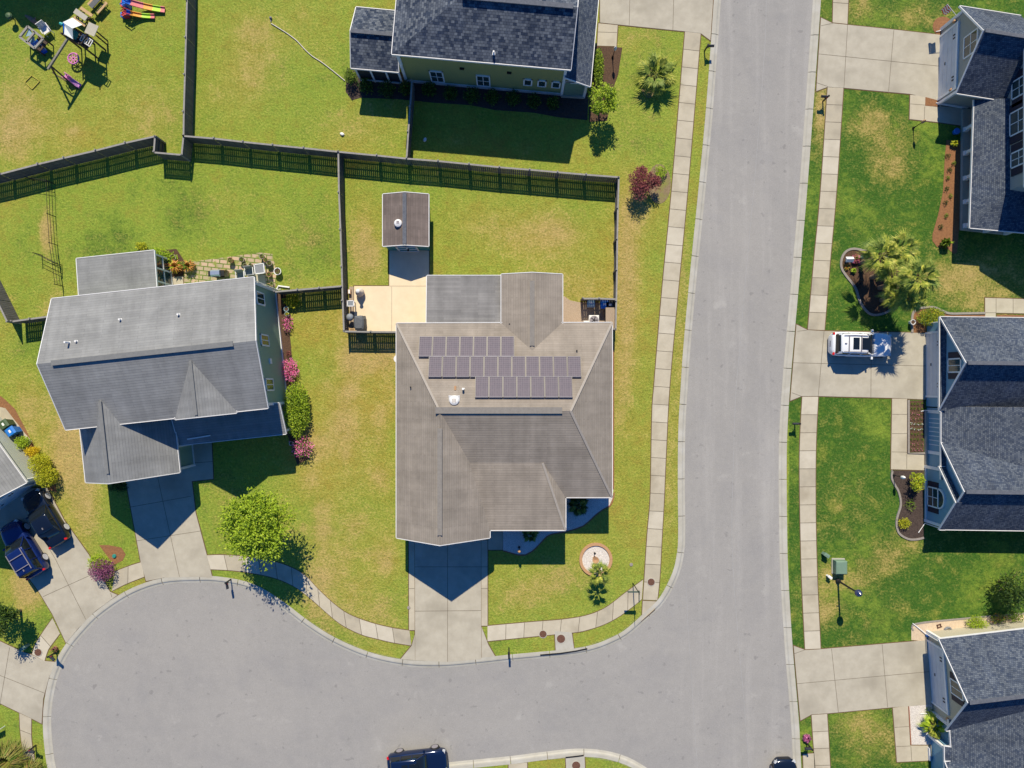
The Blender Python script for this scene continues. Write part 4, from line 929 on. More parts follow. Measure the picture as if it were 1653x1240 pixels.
mb = MB(); mb.bar(V(*f(m,2),100.6), V(*f(m,250),100.6), .28, .06); mb.build('ridge_cap', M['capblue'], ro)
ro, f, c0, c1, m, d, i_ = sh_gable(E, (1487.4,748), (1487.4,845.4), (1,.0), 9, 46, 86, 'roofD', 'wallE', ov=5, front=6)
win(E, (1493.3,799), (0,1), (-1,0), 30, 10, 34, shutters=8, fr=2, arch=True)
mb = MB()
for p in ((1493.5,753),(1493.5,840)): mb.bar(V(*p,0), V(*p,44), .22)
mb.bar(V(1493.2,753,1), V(1493.2,840,1), .08, .3); part(E, 'corner_board', mb, M['white'])
downspout(E, (1493,662), 43, (-1,.3), .3); downspout(E, (1492,843), 44, (-.6,1), .9); downspout(E, (1495,523), 43, (-1,-.1), .4)
mb = MB()
for k in range(7): mb.bar(V(1497.5,675+k*6.9,6), V(1497.5,675+k*6.9,46), .17, .05)
mb.bar(V(1497.5,664,5), V(1497.5,730,5), .14); mb.bar(V(1497,664,0), V(1497,664,45), .25); mb.bar(V(1497,729,0), V(1497,729,45), .25)
part(E, 'porch_screen', mb, M['white'])
walls(E, [(1496,658,44),(1512,658,44),(1512,756,44),(1496,756,44)], 'wallE', name='porch_wall')
part(E, 'porch_floor', MB().prism([V(1492,663)[:2], V(1530,663)[:2], V(1530,752)[:2], V(1492,752)[:2]], 0, .25), M['drive'])

# --- bottom right house
F = root('house', V(1600, 1130), 'beige sided house with blue grey roof in the bottom right corner', 'house')
iF = Vector((.9936,-.118)).normalized(); 
ro, f, c0, c1, m, d, i_ = sh_gable(F, (1487.6,1014.8), (1498.5,1157), iF, 270, 45, 104, 'roofD', 'wallF', ov=6, front=9)
mb = MB(); mb.bar(V(*f(m,2),104.6), V(*f(m,262),104.6), .28, .06); mb.build('ridge_cap', M['capblue'], ro)
wc = f(m, 9); aF = (.076,.997); nF = (-.997,.076)
garage_door(F, (wc[0]-.3, wc[1]-2), aF, nF, 96, 39); win(F, (wc[0]-.3, wc[1]-2), aF, nF, 22, 54, 80, shutters=9, bars=(1,0), fr=2)
mb = MB(); mb.bar(V(*f(c0+d*6,8.6),0), V(*f(c0+d*6,8.6),46), .24); mb.bar(V(*f(c1-d*6,8.6),0), V(*f(c1-d*6,8.6),46), .24); part(F, 'corner_board', mb, M['white'])
mb = MB()
for dd, hh in ((12,44),): mb.lathe(V(*f(c0+d*14,8),38), [(.02,-.12),(.1,-.1),(.12,.1),(.03,.16)], 8); mb.lathe(V(*f(c1-d*14,8),38), [(.02,-.12),(.1,-.1),(.12,.1),(.03,.16)], 8)
part(F, 'wall_lantern', mb, M['terra'])
downspout(F, (1494,1023), 43, (-1,-.8), 1.3); downspout(F, (1504,1150), 43, (-1,.1), .9)
roof(F, [[(1503,1140,45),(1506,1182,45.7),(1497,1182,43.5),(1499,1292,44),(1700,1292,94.2),(1700,1090,94.2)]], 'roofD', name='front_roof', skip=((1601,1115,14),(1700,1191,10)))
ro, f, c0, c1, m, d, i_ = sh_gable(F, (1497,1205), (1508,1345), iF, 260, 45, 100, 'roofD', 'wallF', ov=5, front=7)
walls(F, [(1512,1155,43),(1512,1184,43),(1503,1184,41),(1503,1260,41),(1530,1260,41),(1530,1155,43)], 'wallE', name='porch_wall')
mb = MB(); mb.bar(V(1499,1186,0), V(1499,1186,42), .2); mb.bar(V(1498,1206,1), V(1499,1226,1), .1, .4); part(F, 'porch_post', mb, M['white'])

# --- lower left house
Gh = root('house', V(0, 760), 'pale sided house with grey roof at the left edge above two parked cars', 'house')
dG = Vector((-.585,-.811)); fG = Vector((-.811,.585))
gq, gr = gable(Gh, (78.5,772), dG, fG, 240, 150, 50, 104, 'roofB', 'wallG', ov=5, front=6)
garage_door(Gh, tuple(Vector((78.5,772)) + fG*75 + dG*5.6), fG, -dG, 100, 40)
p = Vector((78.5,772)) + fG*5 + dG*6; mb = MB(); mb.bar(V(*p,0), V(*p,49), .24); part(Gh, 'corner_board', mb, M['white'])
mb = MB(); mb.bar(V(*(p-dG*.6),1.5), V(*(p-dG*.6+fG*135),1.5), .1, .3); part(Gh, 'base_trim', mb, M['white'])
# --- house just outside the top left corner, present through its shadow
H = root('house', V(110, -110), 'house beyond the top left corner whose shadow falls on the play lawn', 'house')
gable(H, (88,-51), (.68,-.73), (-.8,-.6), 190, 150, 99, 140, 'roofB', 'wallG', ov=6, front=6)
gable(H, (20,-31), (.35,-.94), (-1,-.02), 80, 90, 60, 85, 'roofB', 'wallG', ov=6, front=6)

# ------------------------------------------------------------------ fences (picket panels between posts)
def fence(pts, label, h=31, img=True, panel=48, side=1, ends=True, name='fence', w_=.14, gap=.02, group='board fences between the back gardens'):
    """pts: line of the fence top in the picture (or plan when img=False)"""
    P = [Vector(im(x, y, h)) for x, y in pts] if img else [Vector(p) for p in pts]
    t = root(name, V(P[0].x, P[0].y, 0), label, 'fence', group)
    for i in range(len(P)-1):
        a, b = P[i], P[i+1]; L = (b-a).length; k = max(1, round(L/panel))
        for j in range(k):
            p0 = a.lerp(b, j/k); p1 = a.lerp(b, (j+1)/k)
            A = Vector(V(p0.x, p0.y, 0)); Bq = Vector(V(p1.x, p1.y, 0)); d = (Bq-A); l = d.length; d.normalize(); n = Vector((d.y, -d.x, 0))*side; rz = math.atan2(d.y, d.x)
            mb = MB(); q = max(2, int((l-.1)/(w_+gap))); st = (l-.06)/q
            for c in range(q):
                hh = h/20 - .08 + random.uniform(-.015, .015)
                mb.box(A + d*(.03+st*(c+.5)) + n*.03 + Vector((0,0,hh/2+.02)), (st-gap*random.uniform(.7,1.3), .022, hh), rz)
            for z in (.28, .8, 1.32):
                mb.bar(A - n*.02 + Vector((0,0,z)), Bq - n*.02 + Vector((0,0,z)), .04, .09)
            pn = part(t, 'fence_panel', mb, M['wood'])
            rb = MB(); rb.bar(A + Vector((0,0,h/20-.03)), Bq + Vector((0,0,h/20-.03)), .13, .035); rb.build('top_rail', M['woodtop'], pn)
            po = MB(); po.box(A - n*.05 + Vector((0,0,h/40+.05)), (.10,.10,h/20+.10), rz); part(t, 'post', po, M['woodtop'])
    po = MB(); e = Vector(V(P[-1].x, P[-1].y, 0)); po.box(e + Vector((0,0,h/40+.05)), (.10,.10,h/20+.10)); part(t, 'post', po, M['woodtop'])
    return t
fence([(-48,292),(0,281),(61,265),(102.9,255),(154,243),(202,230.7),(250,220)], 'curved board fence running to the left edge below the play lawn')
fence([(250,220),(248,246),(293,250),(296,219.5)], 'small boxed recess of fence where the play lawn fence meets the others')
fence([(296,219.5),(345,223.5),(392,229),(440,234),(490,239),(546,245)], 'board fence between the middle lawn and the back garden of the green house')
fence([(302,-50),(301.6,0),(300,60),(298.3,120),(296.5,180),(296,219.5)], 'long pale fence dividing the play lawn from the lawn with the hose', side=-1)
fence([(546,245),(608,251),(656,256),(707,260),(757,265),(806,270),(855,274),(900,278),(946,282),(999,286)], 'longest dark board fence across the top of the middle garden')
fence([(999,286),(997.5,335),(996.5,385),(996,435),(995,485),(994,531)], 'thin fence along the pavement side of the middle garden', side=-1)
fence([(994,531),(986,531)], 'one short fence return beside the corner of the taupe house')
fence([(546,245),(547,310),(549.5,370),(551.5,430),(553,485),(555,535)], 'fence between the shed garden and the green house lawn', side=-1)
fence([(555,535),(598,535.8),(640,536)], 'short fence below the patio with the covered barbecue')
fence([(443,471),(480,468),(515,465),(551,462)], 'short fence from the green house to the patio fence, above the azaleas')
fence([(665,129.6),(662,172),(659,212),(656.5,252.8)], 'short fence running down from the corner of the olive house', side=-1)
fence([(19,519),(48,515),(78,511)], 'short fence joining the left corner of the green house')
fence([(-60,390),(-24,448),(11.4,519.6)], 'slanting pale fence at the left edge above the green house', side=-1)
fence([(941,482),(967,482),(994,483)], 'short fence screening the bins beside the taupe house')
# thin wire garden fence
def wire(pts, label, h=20, name='wire_fence'):
    t = root(name, V(pts[0][0], pts[0][1]), label, 'wire fence'); P = [Vector(V(*p)) for p in pts]; r = MB()
    for a, b in zip(P, P[1:]):
        for z in (.35, .7, h/20): r.bar(a+Vector((0,0,z)), b+Vector((0,0,z)), .025)
        n = max(2, int((b-a).length/.4))
        for k in range(n): q = a.lerp(b, k/n); r.bar(q, q+Vector((0,0,h/20)), .008)
    part(t, 'wire', r, M['black'])
    for a in P:
        m_ = MB(); m_.tube([a, a+Vector((0,0,h/20+.1))], .03, 6); part(t, 'post', m_, M['black'])
wire([(56,292),(88,297),(90,350),(93,396),(98,430),(102,462)], 'thin dark wire fence down the left of the green house lawn'); wire([(68,412),(100,428)], 'short branch of thin wire fence by the bare strip')

# ------------------------------------------------------------------ plants
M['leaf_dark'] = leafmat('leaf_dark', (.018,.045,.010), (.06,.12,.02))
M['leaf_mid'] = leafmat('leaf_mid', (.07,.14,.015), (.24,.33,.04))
M['leaf_bright'] = leafmat('leaf_bright', (.20,.32,.015), (.50,.60,.05), (.34,.47,.03))
M['leaf_yellow'] = leafmat('leaf_yellow', (.30,.34,.02), (.62,.58,.04), (.45,.46,.02))
M['leaf_gold'] = leafmat('leaf_gold', (.50,.36,.01), (.75,.58,.02))
M['leaf_red'] = leafmat('leaf_red', (.14,.03,.045), (.40,.13,.12))
M['leaf_purple'] = leafmat('leaf_purple', (.16,.04,.10), (.40,.14,.26))
M['leaf_pink'] = leafmat('leaf_pink', (.80,.08,.33), (.92,.35,.60))
M['leaf_orange'] = leafmat('leaf_orange', (.55,.22,.04), (.75,.42,.13))
M['palm'] = leafmat('palm_leaf', (.16,.22,.025), (.60,.56,.12), (.34,.38,.055))
M['palmg'] = leafmat('palm_leaf_green', (.07,.14,.02), (.30,.36,.07))
M['trunk'] = nm('bark', (.16,.11,.07), (.09,.06,.04), 10, .95, .8, stretch=(1,1,.3))
M['palmtrunk'] = nm('palm_bark', (.30,.21,.13), (.18,.12,.08), 8, .95, .8, stretch=(.5,.5,3))
def leaves(mb, c, rx, ry, rz, n, size, seed=0, m=0, mfrac=None, flat=.35, hollow=.42, lump=.22, asp=.55):
    rg = random.Random(seed); ph = [rg.uniform(0, 6.28) for _ in range(8)]; M_ = rg.randint(3, 5)
    for k in range(n):
        u = rg.uniform(-1, 1); th = rg.uniform(0, 2*math.pi); s = math.sqrt(1-u*u)
        d = (s*math.cos(th), s*math.sin(th), u)
        lu = 1 + lump*(math.sin(M_*th+ph[0])*.5 + math.sin(7*th+ph[1])*.35*s + math.sin(5*u*2+ph[2]+3*th)*.4)
        r = (rg.random()**hollow)*lu
        p = Vector((c[0]+d[0]*rx*r, c[1]+d[1]*ry*r, c[2]+d[2]*rz*r))
        a = Vector((d[0]+rg.gauss(0,.7), d[1]+rg.gauss(0,.7), d[2]*.5+rg.gauss(0,.6)-.1)).normalized()
        up = Vector((rg.gauss(0,.6), rg.gauss(0,.6), 1)).normalized()
        b = a.cross(up)
        if b.length < .05: b = Vector((1,0,0))
        b.normalize(); L = size*rg.uniform(.6, 1.4); W = L*asp; q = a.cross(b)*L*.12
        mi = m
        if mfrac and rg.random() < mfrac[1]: mi = mfrac[0]
        mb.add([p, p+a*L*.5+b*W*.5+q, p+a*L, p+a*L*.5-b*W*.5+q], [(0,1,2,3)], mi)
def shrub(px, py, r, hgt, mat, label, cat_='shrub', name='shrub', ry=None, n=None, size=.13, group=None, plan=False, seed=None, second=None, frac=.3, rot=0, **kw):
    x, y = (px, py) if plan else im(px, py, hgt*.55)
    ry = ry or r; n = n or int(140 + r*ry*4.2); mb = MB(); seed = seed if seed is not None else int(px*7+py)
    loc = V(x, y, 0)
    mb2 = MB()
    leaves(mb2, (0,0,hgt/40), r/20, ry/20, hgt/40*1.02, n, size, seed, mfrac=(1, frac) if second else None, **kw)
    o = mb2.build(name, [M[mat]] + ([M[second]] if second else []), None, world=False)
    o.location = loc; o.rotation_euler = (0,0,rot)
    return tag(o, label, cat_, group)
def tree(px, py, r, hc, rz, mat, label, n, size, trunk_r=.12, name='tree', plan=False, second=None, frac=.25, seed=3, limbs=7, cat_='tree', clumps=9, **kw):
    x, y = (px, py) if plan else im(px, py, hc)
    t = root(name, V(x, y, 0), label, cat_); rg = random.Random(seed)
    tr = MB(); top = Vector((0,0,hc/20)); base = Vector(V(x, y, 0))
    tr.tube([base, base+Vector((.05,.02,hc/40)), base+Vector((0,.05,hc/20*1.1))], [trunk_r*1.2, trunk_r, trunk_r*.5], 8)
    cen = []
    for k in range(limbs):
        th = 2*math.pi*k/limbs+rg.uniform(-.3,.3); e = Vector((math.cos(th), math.sin(th), rg.uniform(.1,.8)))
        s = base+Vector((0,0,hc/20*rg.uniform(.4,.9))); q = s + Vector((e.x*r/20*.7, e.y*r/20*.7, e.z*rz/20*.8))
        tr.tube([s, s.lerp(q,.5)+Vector((0,0,.1)), q], [trunk_r*.5, trunk_r*.3, .015], 5)
    part(t, 'trunk', tr, M['trunk'])
    cr = MB(); 
    for k in range(clumps):
        th = rg.uniform(0, 6.28); rr = math.sqrt(rg.random())*.72; zz = rg.uniform(-.5, .75)
        c = (base.x+math.cos(th)*rr*r/20, base.y+math.sin(th)*rr*r/20, hc/20+zz*rz/20*(1-rr*.5))
        k_ = rg.uniform(.24,.52)
        leaves(cr, c, r/20*k_, r/20*k_, rz/20*k_*.8, n//clumps, size, seed*31+k, mfrac=(1, frac) if second else None, **kw)
    part(t, 'crown', cr, [M[mat]] + ([M[second]] if second else []))
    return t
def frond(mb, c, th, el, L, nl=18, wid=.9, droop=.5, rg=random, m=0, stem=.45, lw=.035):
    """fan leaf: a stalk, then long narrow leaflets spreading from it"""
    d = Vector((math.cos(th)*math.cos(el), math.sin(th)*math.cos(el), math.sin(el))); sd_ = Vector((-math.sin(th), math.cos(th), 0)); up = sd_.cross(d)
    h = c + d*L*stem; mb.bar(c, h, .03, .02, m)
    for k in range(nl):
        t = (k/(nl-1)-.5)*2; a = t*wid
        ll = L*(1-stem)*(1-.45*abs(t)**1.5)*rg.uniform(.85,1.12)
        dd = (d*math.cos(a)+sd_*math.sin(a)).normalized(); b = dd.cross(Vector((0,0,1))); b = b.normalized()*lw if b.length > .01 else sd_*lw
        p1 = h+dd*ll*.5+Vector((0,0,.03)); p2 = h+dd*ll+Vector((0,0,-droop*ll*rg.uniform(.5,1.2)))
        mb.add([h, p1+b, p2, p1-b], [(0,1,2,3)], m)
def palm(px, py, h, r, label, n=19, mats=('palm','palmg'), name='palm_tree', trunk_r=.16, plan=False, seed=1, nl=13, lw=.045, boots=True, cat_='palm tree'):
    x, y = (px, py) if plan else im(px, py, h); rg = random.Random(seed)
    t = root(name, V(x, y, 0), label, cat_); b = Vector(V(x, y, 0)); c = b+Vector((0,0,h/20))
    tb = MB(); pts = [b, b+Vector((.02,.01,h/60)), b+Vector((0,0,h/30)), c]; tb.tube(pts, [trunk_r*1.2, trunk_r, trunk_r*.95, trunk_r*.8], 10)
    if boots:
        for k in range(int(h/2.2)):
            th = k*2.4; z = h/20*(.25+.75*k/(h/2.2)); p = b+Vector((math.cos(th)*trunk_r, math.sin(th)*trunk_r, z)); tb.bar(p-Vector((0,0,.12)), p+Vector((math.cos(th)*.1, math.sin(th)*.1, .10)), .08, .04)
    part(t, 'trunk', tb, M['palmtrunk'])
    f = MB()
    for k in range(n):
        th = k*2.399+rg.uniform(-.2,.2); el = 1.05-1.45*(k/n)**.7+rg.uniform(-.12,.12)
        frond(f, c, th, el, r/20*rg.uniform(1.05,1.4), nl, .62, .30, rg, m=0 if rg.random() < .6 else 1, lw=lw, stem=.30)
    part(t, 'crown', f, [M[mats[0]], M[mats[1]]])
    return t
# the palm grove by the kidney bed
palm(1424,412,66,31,'short palm nearest the round end of the kidney bed', seed=2)
palm(1457,401,58,26,'palm at the top of the grove, farthest up the lawn', seed=3)
palm(1484,448,108,28,'tallest palm of the grove, leaning over the lawn beside the driveway', n=28, seed=4)
palm(1452,478,52,27,'low palm at the lower edge of the grove above the parked white car', seed=5)
palm(1440,438,60,23,'palm in the middle of the grove', seed=6)
palm(1472,480,64,24,'palm on the lower right of the grove next to the clipped round bush', seed=16)
palm(968,925,45,17,'small palm leaning out of the round gravel ring', n=17, seed=8, trunk_r=.11, nl=13, lw=.03)
palm(1059,120,14,34,'broad low palm spreading on the lawn beside the olive house', n=26, seed=9, nl=13, mats=('palm','palmg'), trunk_r=.2, boots=False)
palm(1508,1172,14,17,'small bright palm on the white gravel strip of the beige house', n=20, seed=11, mats=('leaf_bright','palm'), boots=False, nl=13)
palm(934,817,9,15,'dark low sago palm in the shaded corner gravel', n=24, seed=12, mats=('leaf_dark','palmg'), boots=False, nl=15, trunk_r=.12, plan=False)
palm(856,862,8,12,'smaller sago palm in the shaded front gravel', n=20, seed=13, mats=('palmg','leaf_dark'), boots=False, nl=13, trunk_r=.1)
palm(1478,402-3,11,0.1,'x',n=1) if False else None
# trees
tree(405,852,58,86,34,'leaf_bright','bright green tree with round crown beside the turning circle', 15000, .20, .15, second='leaf_mid', frac=.12, seed=5, clumps=30, hollow=.55, lump=.45)
tree(971,160,26,42,20,'leaf_bright','small yellow green tree at the corner of the olive house', 2600, .16, .06, second='leaf_mid', frac=.2, seed=6, clumps=12)
tree(1041,296,27,24,17,'leaf_red','round purple leaved small tree next to the pavement', 3400, .14, .05, seed=7, clumps=14, asp=.4)
tree(1638,948,36,34,32,'leaf_dark','dark spiky evergreen at the right edge above the sandy bed', 2600, .26, .1, second='leaf_mid', frac=.25, seed=8, clumps=16, asp=.22, lump=.5)
tree(2,1000,34,42,28,'leaf_dark','dark leafy tree at the left edge beside the bottom left driveway', 3400, .16, .1, second='leaf_mid', frac=.25, seed=9, clumps=12)
tree(1477,778,16,18,13,'leaf_yellow','small yellow green bushy tree next to the arched window', 900, .12, .05, second='leaf_bright', frac=.5, seed=10, clumps=7)
# shrubs
shrub(1505,512,22,24,'leaf_mid','large clipped dark green bush at the garage corner','bush',ry=15,n=2600,size=.10,second='leaf_yellow',frac=.35, lump=.08)
shrub(1460,845,9,10,'leaf_yellow','small yellow green shrub at the lower end of the dark bed','shrub',n=420,size=.1)
shrub(1470,815,8,8,'leaf_mid','sparse low green plant in the middle of the dark bed','plant',ry=10,n=110,size=.12)
shrub(478,662,20,34,'leaf_mid','tall green hedge beside the right wall of the green house','hedge','hedge',ry=44,n=4800,size=.14,second='leaf_bright',frac=.65, lump=.1)
shrub(464,523,8,12,'leaf_pink','small pink azalea above the red flower plant','azalea','azalea',ry=13,n=330,size=.11,second='leaf_mid',frac=.3)
shrub(468,597,13,18,'leaf_pink','pink azalea right above the tall hedge','azalea','azalea',ry=18,n=1000,size=.11,second='leaf_mid',frac=.22)
shrub(487,722,17,24,'leaf_pink','round pink azalea at the lower end of the tall hedge','azalea','azalea',ry=16,n=1000,size=.12,second='leaf_mid',frac=.48)
shrub(466,571,4,6,'leaf_red','small red flowered plant between two azaleas','plant',n=80,size=.08)
shrub(472,487,14,12,'leaf_yellow','yellow green shrub in the shade of the short fence','shrub',ry=11,n=520,size=.14,second='leaf_mid',frac=.4)
shrub(36,714,10,20,'leaf_bright','bright green round bush next to the blue bin','bush',n=900,size=.11)
shrub(51,729,10,20,'leaf_gold','golden yellow bush between the green bush and the long hedge','bush',ry=8,n=800,size=.10)
shrub(63,749,15,34,'leaf_yellow','yellow green clipped hedge bush, upper one above the black car','bush',ry=16,n=1900,size=.11, lump=.08)
shrub(74,770,15,36,'leaf_yellow','yellow green clipped hedge bush, lower one above the black car','bush',ry=16,n=1900,size=.11, lump=.08)
shrub(158,908,17,18,'leaf_bright','yellow green half of the round bush beside the driveway','bush',ry=12,n=1000,size=.11)
shrub(163,921,20,26,'leaf_purple','purple round bush beside the lower left driveway','bush',ry=18,n=2000,size=.10, lump=.06)
shrub(1067,277,10,14,'leaf_bright','small green bush behind the purple tree','bush',n=420,size=.11)
shrub(966,107,8,22,'leaf_mid','narrow hedge along the street side of the olive house','hedge','hedge',ry=30,n=1800,size=.12,second='leaf_bright',frac=.45, lump=.08)
shrub(1578,1007,16,16,'leaf_bright','bright green spreading bush in the sandy bed','bush',ry=12,n=1100,size=.13,asp=.3)
shrub(1613,998,13,10,'leaf_mid','low sparse shrub beside the bright green bush','shrub',ry=8,n=380,size=.12,second='leaf_orange',frac=.2)
shrub(1640,996,12,14,'leaf_mid','low shrub at the right edge of the sandy bed','shrub',ry=8,n=380,size=.12)
shrub(1500,1148,6,6,'leaf_mid','tiny green plant beside the bent white downspout','plant',n=90,size=.1)
shrub(256,413,15,24,'leaf_bright','leafy green shrub beside the sunroom corner','shrub',ry=12,n=800,size=.14)
shrub(273,415,12,14,'leaf_bright','low bright green plant right of the sunroom shrub','plant',ry=7,n=420,size=.13)
shrub(228,398,9,10,'leaf_yellow','small yellow green shrub behind the sunroom roof','shrub',ry=6,n=300,size=.12)
shrub(190,786,16,10,'leaf_dark','low dark shrub under the front of the garage gable of the green house','shrub',ry=8,n=500,size=.12)
shrub(1015,520,1,1,'leaf_dark','x',n=1) if False else None
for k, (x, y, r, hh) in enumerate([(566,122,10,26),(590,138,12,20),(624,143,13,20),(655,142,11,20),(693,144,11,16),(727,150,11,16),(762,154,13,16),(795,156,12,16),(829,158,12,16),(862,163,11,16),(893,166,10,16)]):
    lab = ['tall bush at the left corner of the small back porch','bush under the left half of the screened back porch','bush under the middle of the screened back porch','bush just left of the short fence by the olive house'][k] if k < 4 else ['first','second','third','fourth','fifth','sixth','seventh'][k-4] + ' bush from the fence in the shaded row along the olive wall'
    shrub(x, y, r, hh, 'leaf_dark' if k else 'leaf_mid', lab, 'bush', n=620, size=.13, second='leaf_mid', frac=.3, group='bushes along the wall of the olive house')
# orange bromeliads and ornamental grass
def tuft(px, py, r, h, mats, label, n=110, name='plant', cat_='plant', w_=.05, seed=1):
    x, y = im(px, py, h*.6); rg = random.Random(seed); mb = MB()
    for k in range(n):
        th = rg.uniform(0,6.28); L = r/20*rg.uniform(.7,1.15); el = rg.uniform(.1,1.2); b = Vector((-math.sin(th), math.cos(th), 0))*w_
        d = Vector((math.cos(th), math.sin(th), 0)); p0 = Vector((0,0,.03)); p1 = d*L*.5*math.cos(el*.6)+Vector((0,0,h/20*(.5+.5*math.sin(el)))); p2 = d*L+Vector((0,0,h/20*rg.uniform(.1,.9)))
        mb.add([p0+b*.5, p1+b, p2, p1-b, p0-b*.5], [(0,1,2,3,4)], 0 if rg.random() < .75 else 1)
    o = mb.build(name, [M[m_] for m_ in mats], None, world=False); o.location = V(x, y, 0); return tag(o, label, cat_)
tuft(283,430,12,16,('leaf_orange','leaf_bright'),'orange spiky plant nearer the sunroom', name='spiky_plant', seed=1)
tuft(304,429,11,15,('leaf_orange','leaf_mid'),'orange spiky plant on the right, at the edge of the brick patio', name='spiky_plant', seed=2)
M['drygrass'] = leafmat('dry_grass', (.34,.24,.08), (.24,.27,.05))
tuft(12,1228,34,28,('drygrass','leaf_mid'),'large tan ornamental grass clump in the bottom left corner', n=700, name='ornamental_grass', seed=3, w_=.03)
tuft(50,1245,22,20,('drygrass','leaf_mid'),'smaller ornamental grass spilling over the end of the path', n=360, name='ornamental_grass', seed=4, w_=.03)
tuft(1303,1192,7,9,('leaf_purple','leaf_pink'),'purple flowers around the bottom right mailbox', n=160, seed=5, w_=.05)
tuft(1382,418,8,9,('leaf_red','leaf_pink'),'red flowering plant in the round end of the kidney bed', n=160, seed=6, w_=.05)
tuft(1378,437,5,6,('leaf_bright','leaf_mid'),'bright green leafy plant below the red flowers in the kidney bed', n=60, seed=7, w_=.07)
tuft(1367,431,6,5,('leaf_orange','leaf_mid'),'orange and green low plant at the left of the kidney bed', n=80, seed=8, w_=.04)
tuft(1528,392,9,16,('leaf_mid','leaf_bright'),'taller leafy plant at the lower end of the red mulch strip', n=70, seed=9, w_=.06)
tuft(1541,231,7,8,('leaf_yellow','leaf_mid'),'yellowish plant at the top of the red mulch strip', n=50, seed=10, w_=.05)
tuft(88,1049,6,7,('leaf_red','leaf_mid'),'red and green flowers at the foot of the left mailbox', n=80, seed=12, w_=.05)
for k, (x, y) in enumerate([(1530.5,251),(1540,263),(1533.5,274),(1531,286.5),(1528.5,305),(1534.5,316),(1527,327),(1528,348),(1519.5,366)]):
    shrub(x, y, 3.6 if k % 2 == 0 else 2.8, 5, 'leaf_dark' if k % 2 == 0 else 'leaf_mid', ['first','second','third','fourth','fifth','sixth','seventh','eighth','ninth'][k] + ' small young shrub from the top in the red mulch strip', 'shrub', name='young_shrub', n=70, size=.08, group='young shrubs in the red mulch strip')
# bedding flowers in rows
cols = ['leaf_mid','leaf_mid','leaf_pink','leaf_pink','white','white','leaf_mid','leaf_mid','leaf_pink','leaf_pink']
rown = ['first','second','third','fourth','fifth','sixth','seventh','eighth','ninth','tenth']
base = {}
for r_ in range(10):
    for c_ in range(4):
        x = 1470.5+c_*5.6+random.uniform(-.6,.6); y = 651.5+r_*8.2+random.uniform(-.6,.6); key = cols[r_]
        if key not in base:
            mb = MB(); leaves(mb, (0,0,.07), .085, .07, .06, 34, .06, r_, mfrac=(1,.4)); o = mb.build('bedding_flower', [M['leaf_mid'], M[key]], None, world=False); base[key] = o
        else: o = base[key].copy(); COL.objects.link(o)
        o.location = V(x, y, .5); o.rotation_euler = (0,0,random.uniform(0,6))
        tag(o, '%s from the left in the %s row of the rectangular flower bed' % (['leftmost plant','second plant','third plant','fourth plant'][c_], rown[r_]), 'flower', 'small bedding flowers in rows')
tuft(1010,400,1,1,('leaf_mid','leaf_mid'),'x',n=1) if False else None

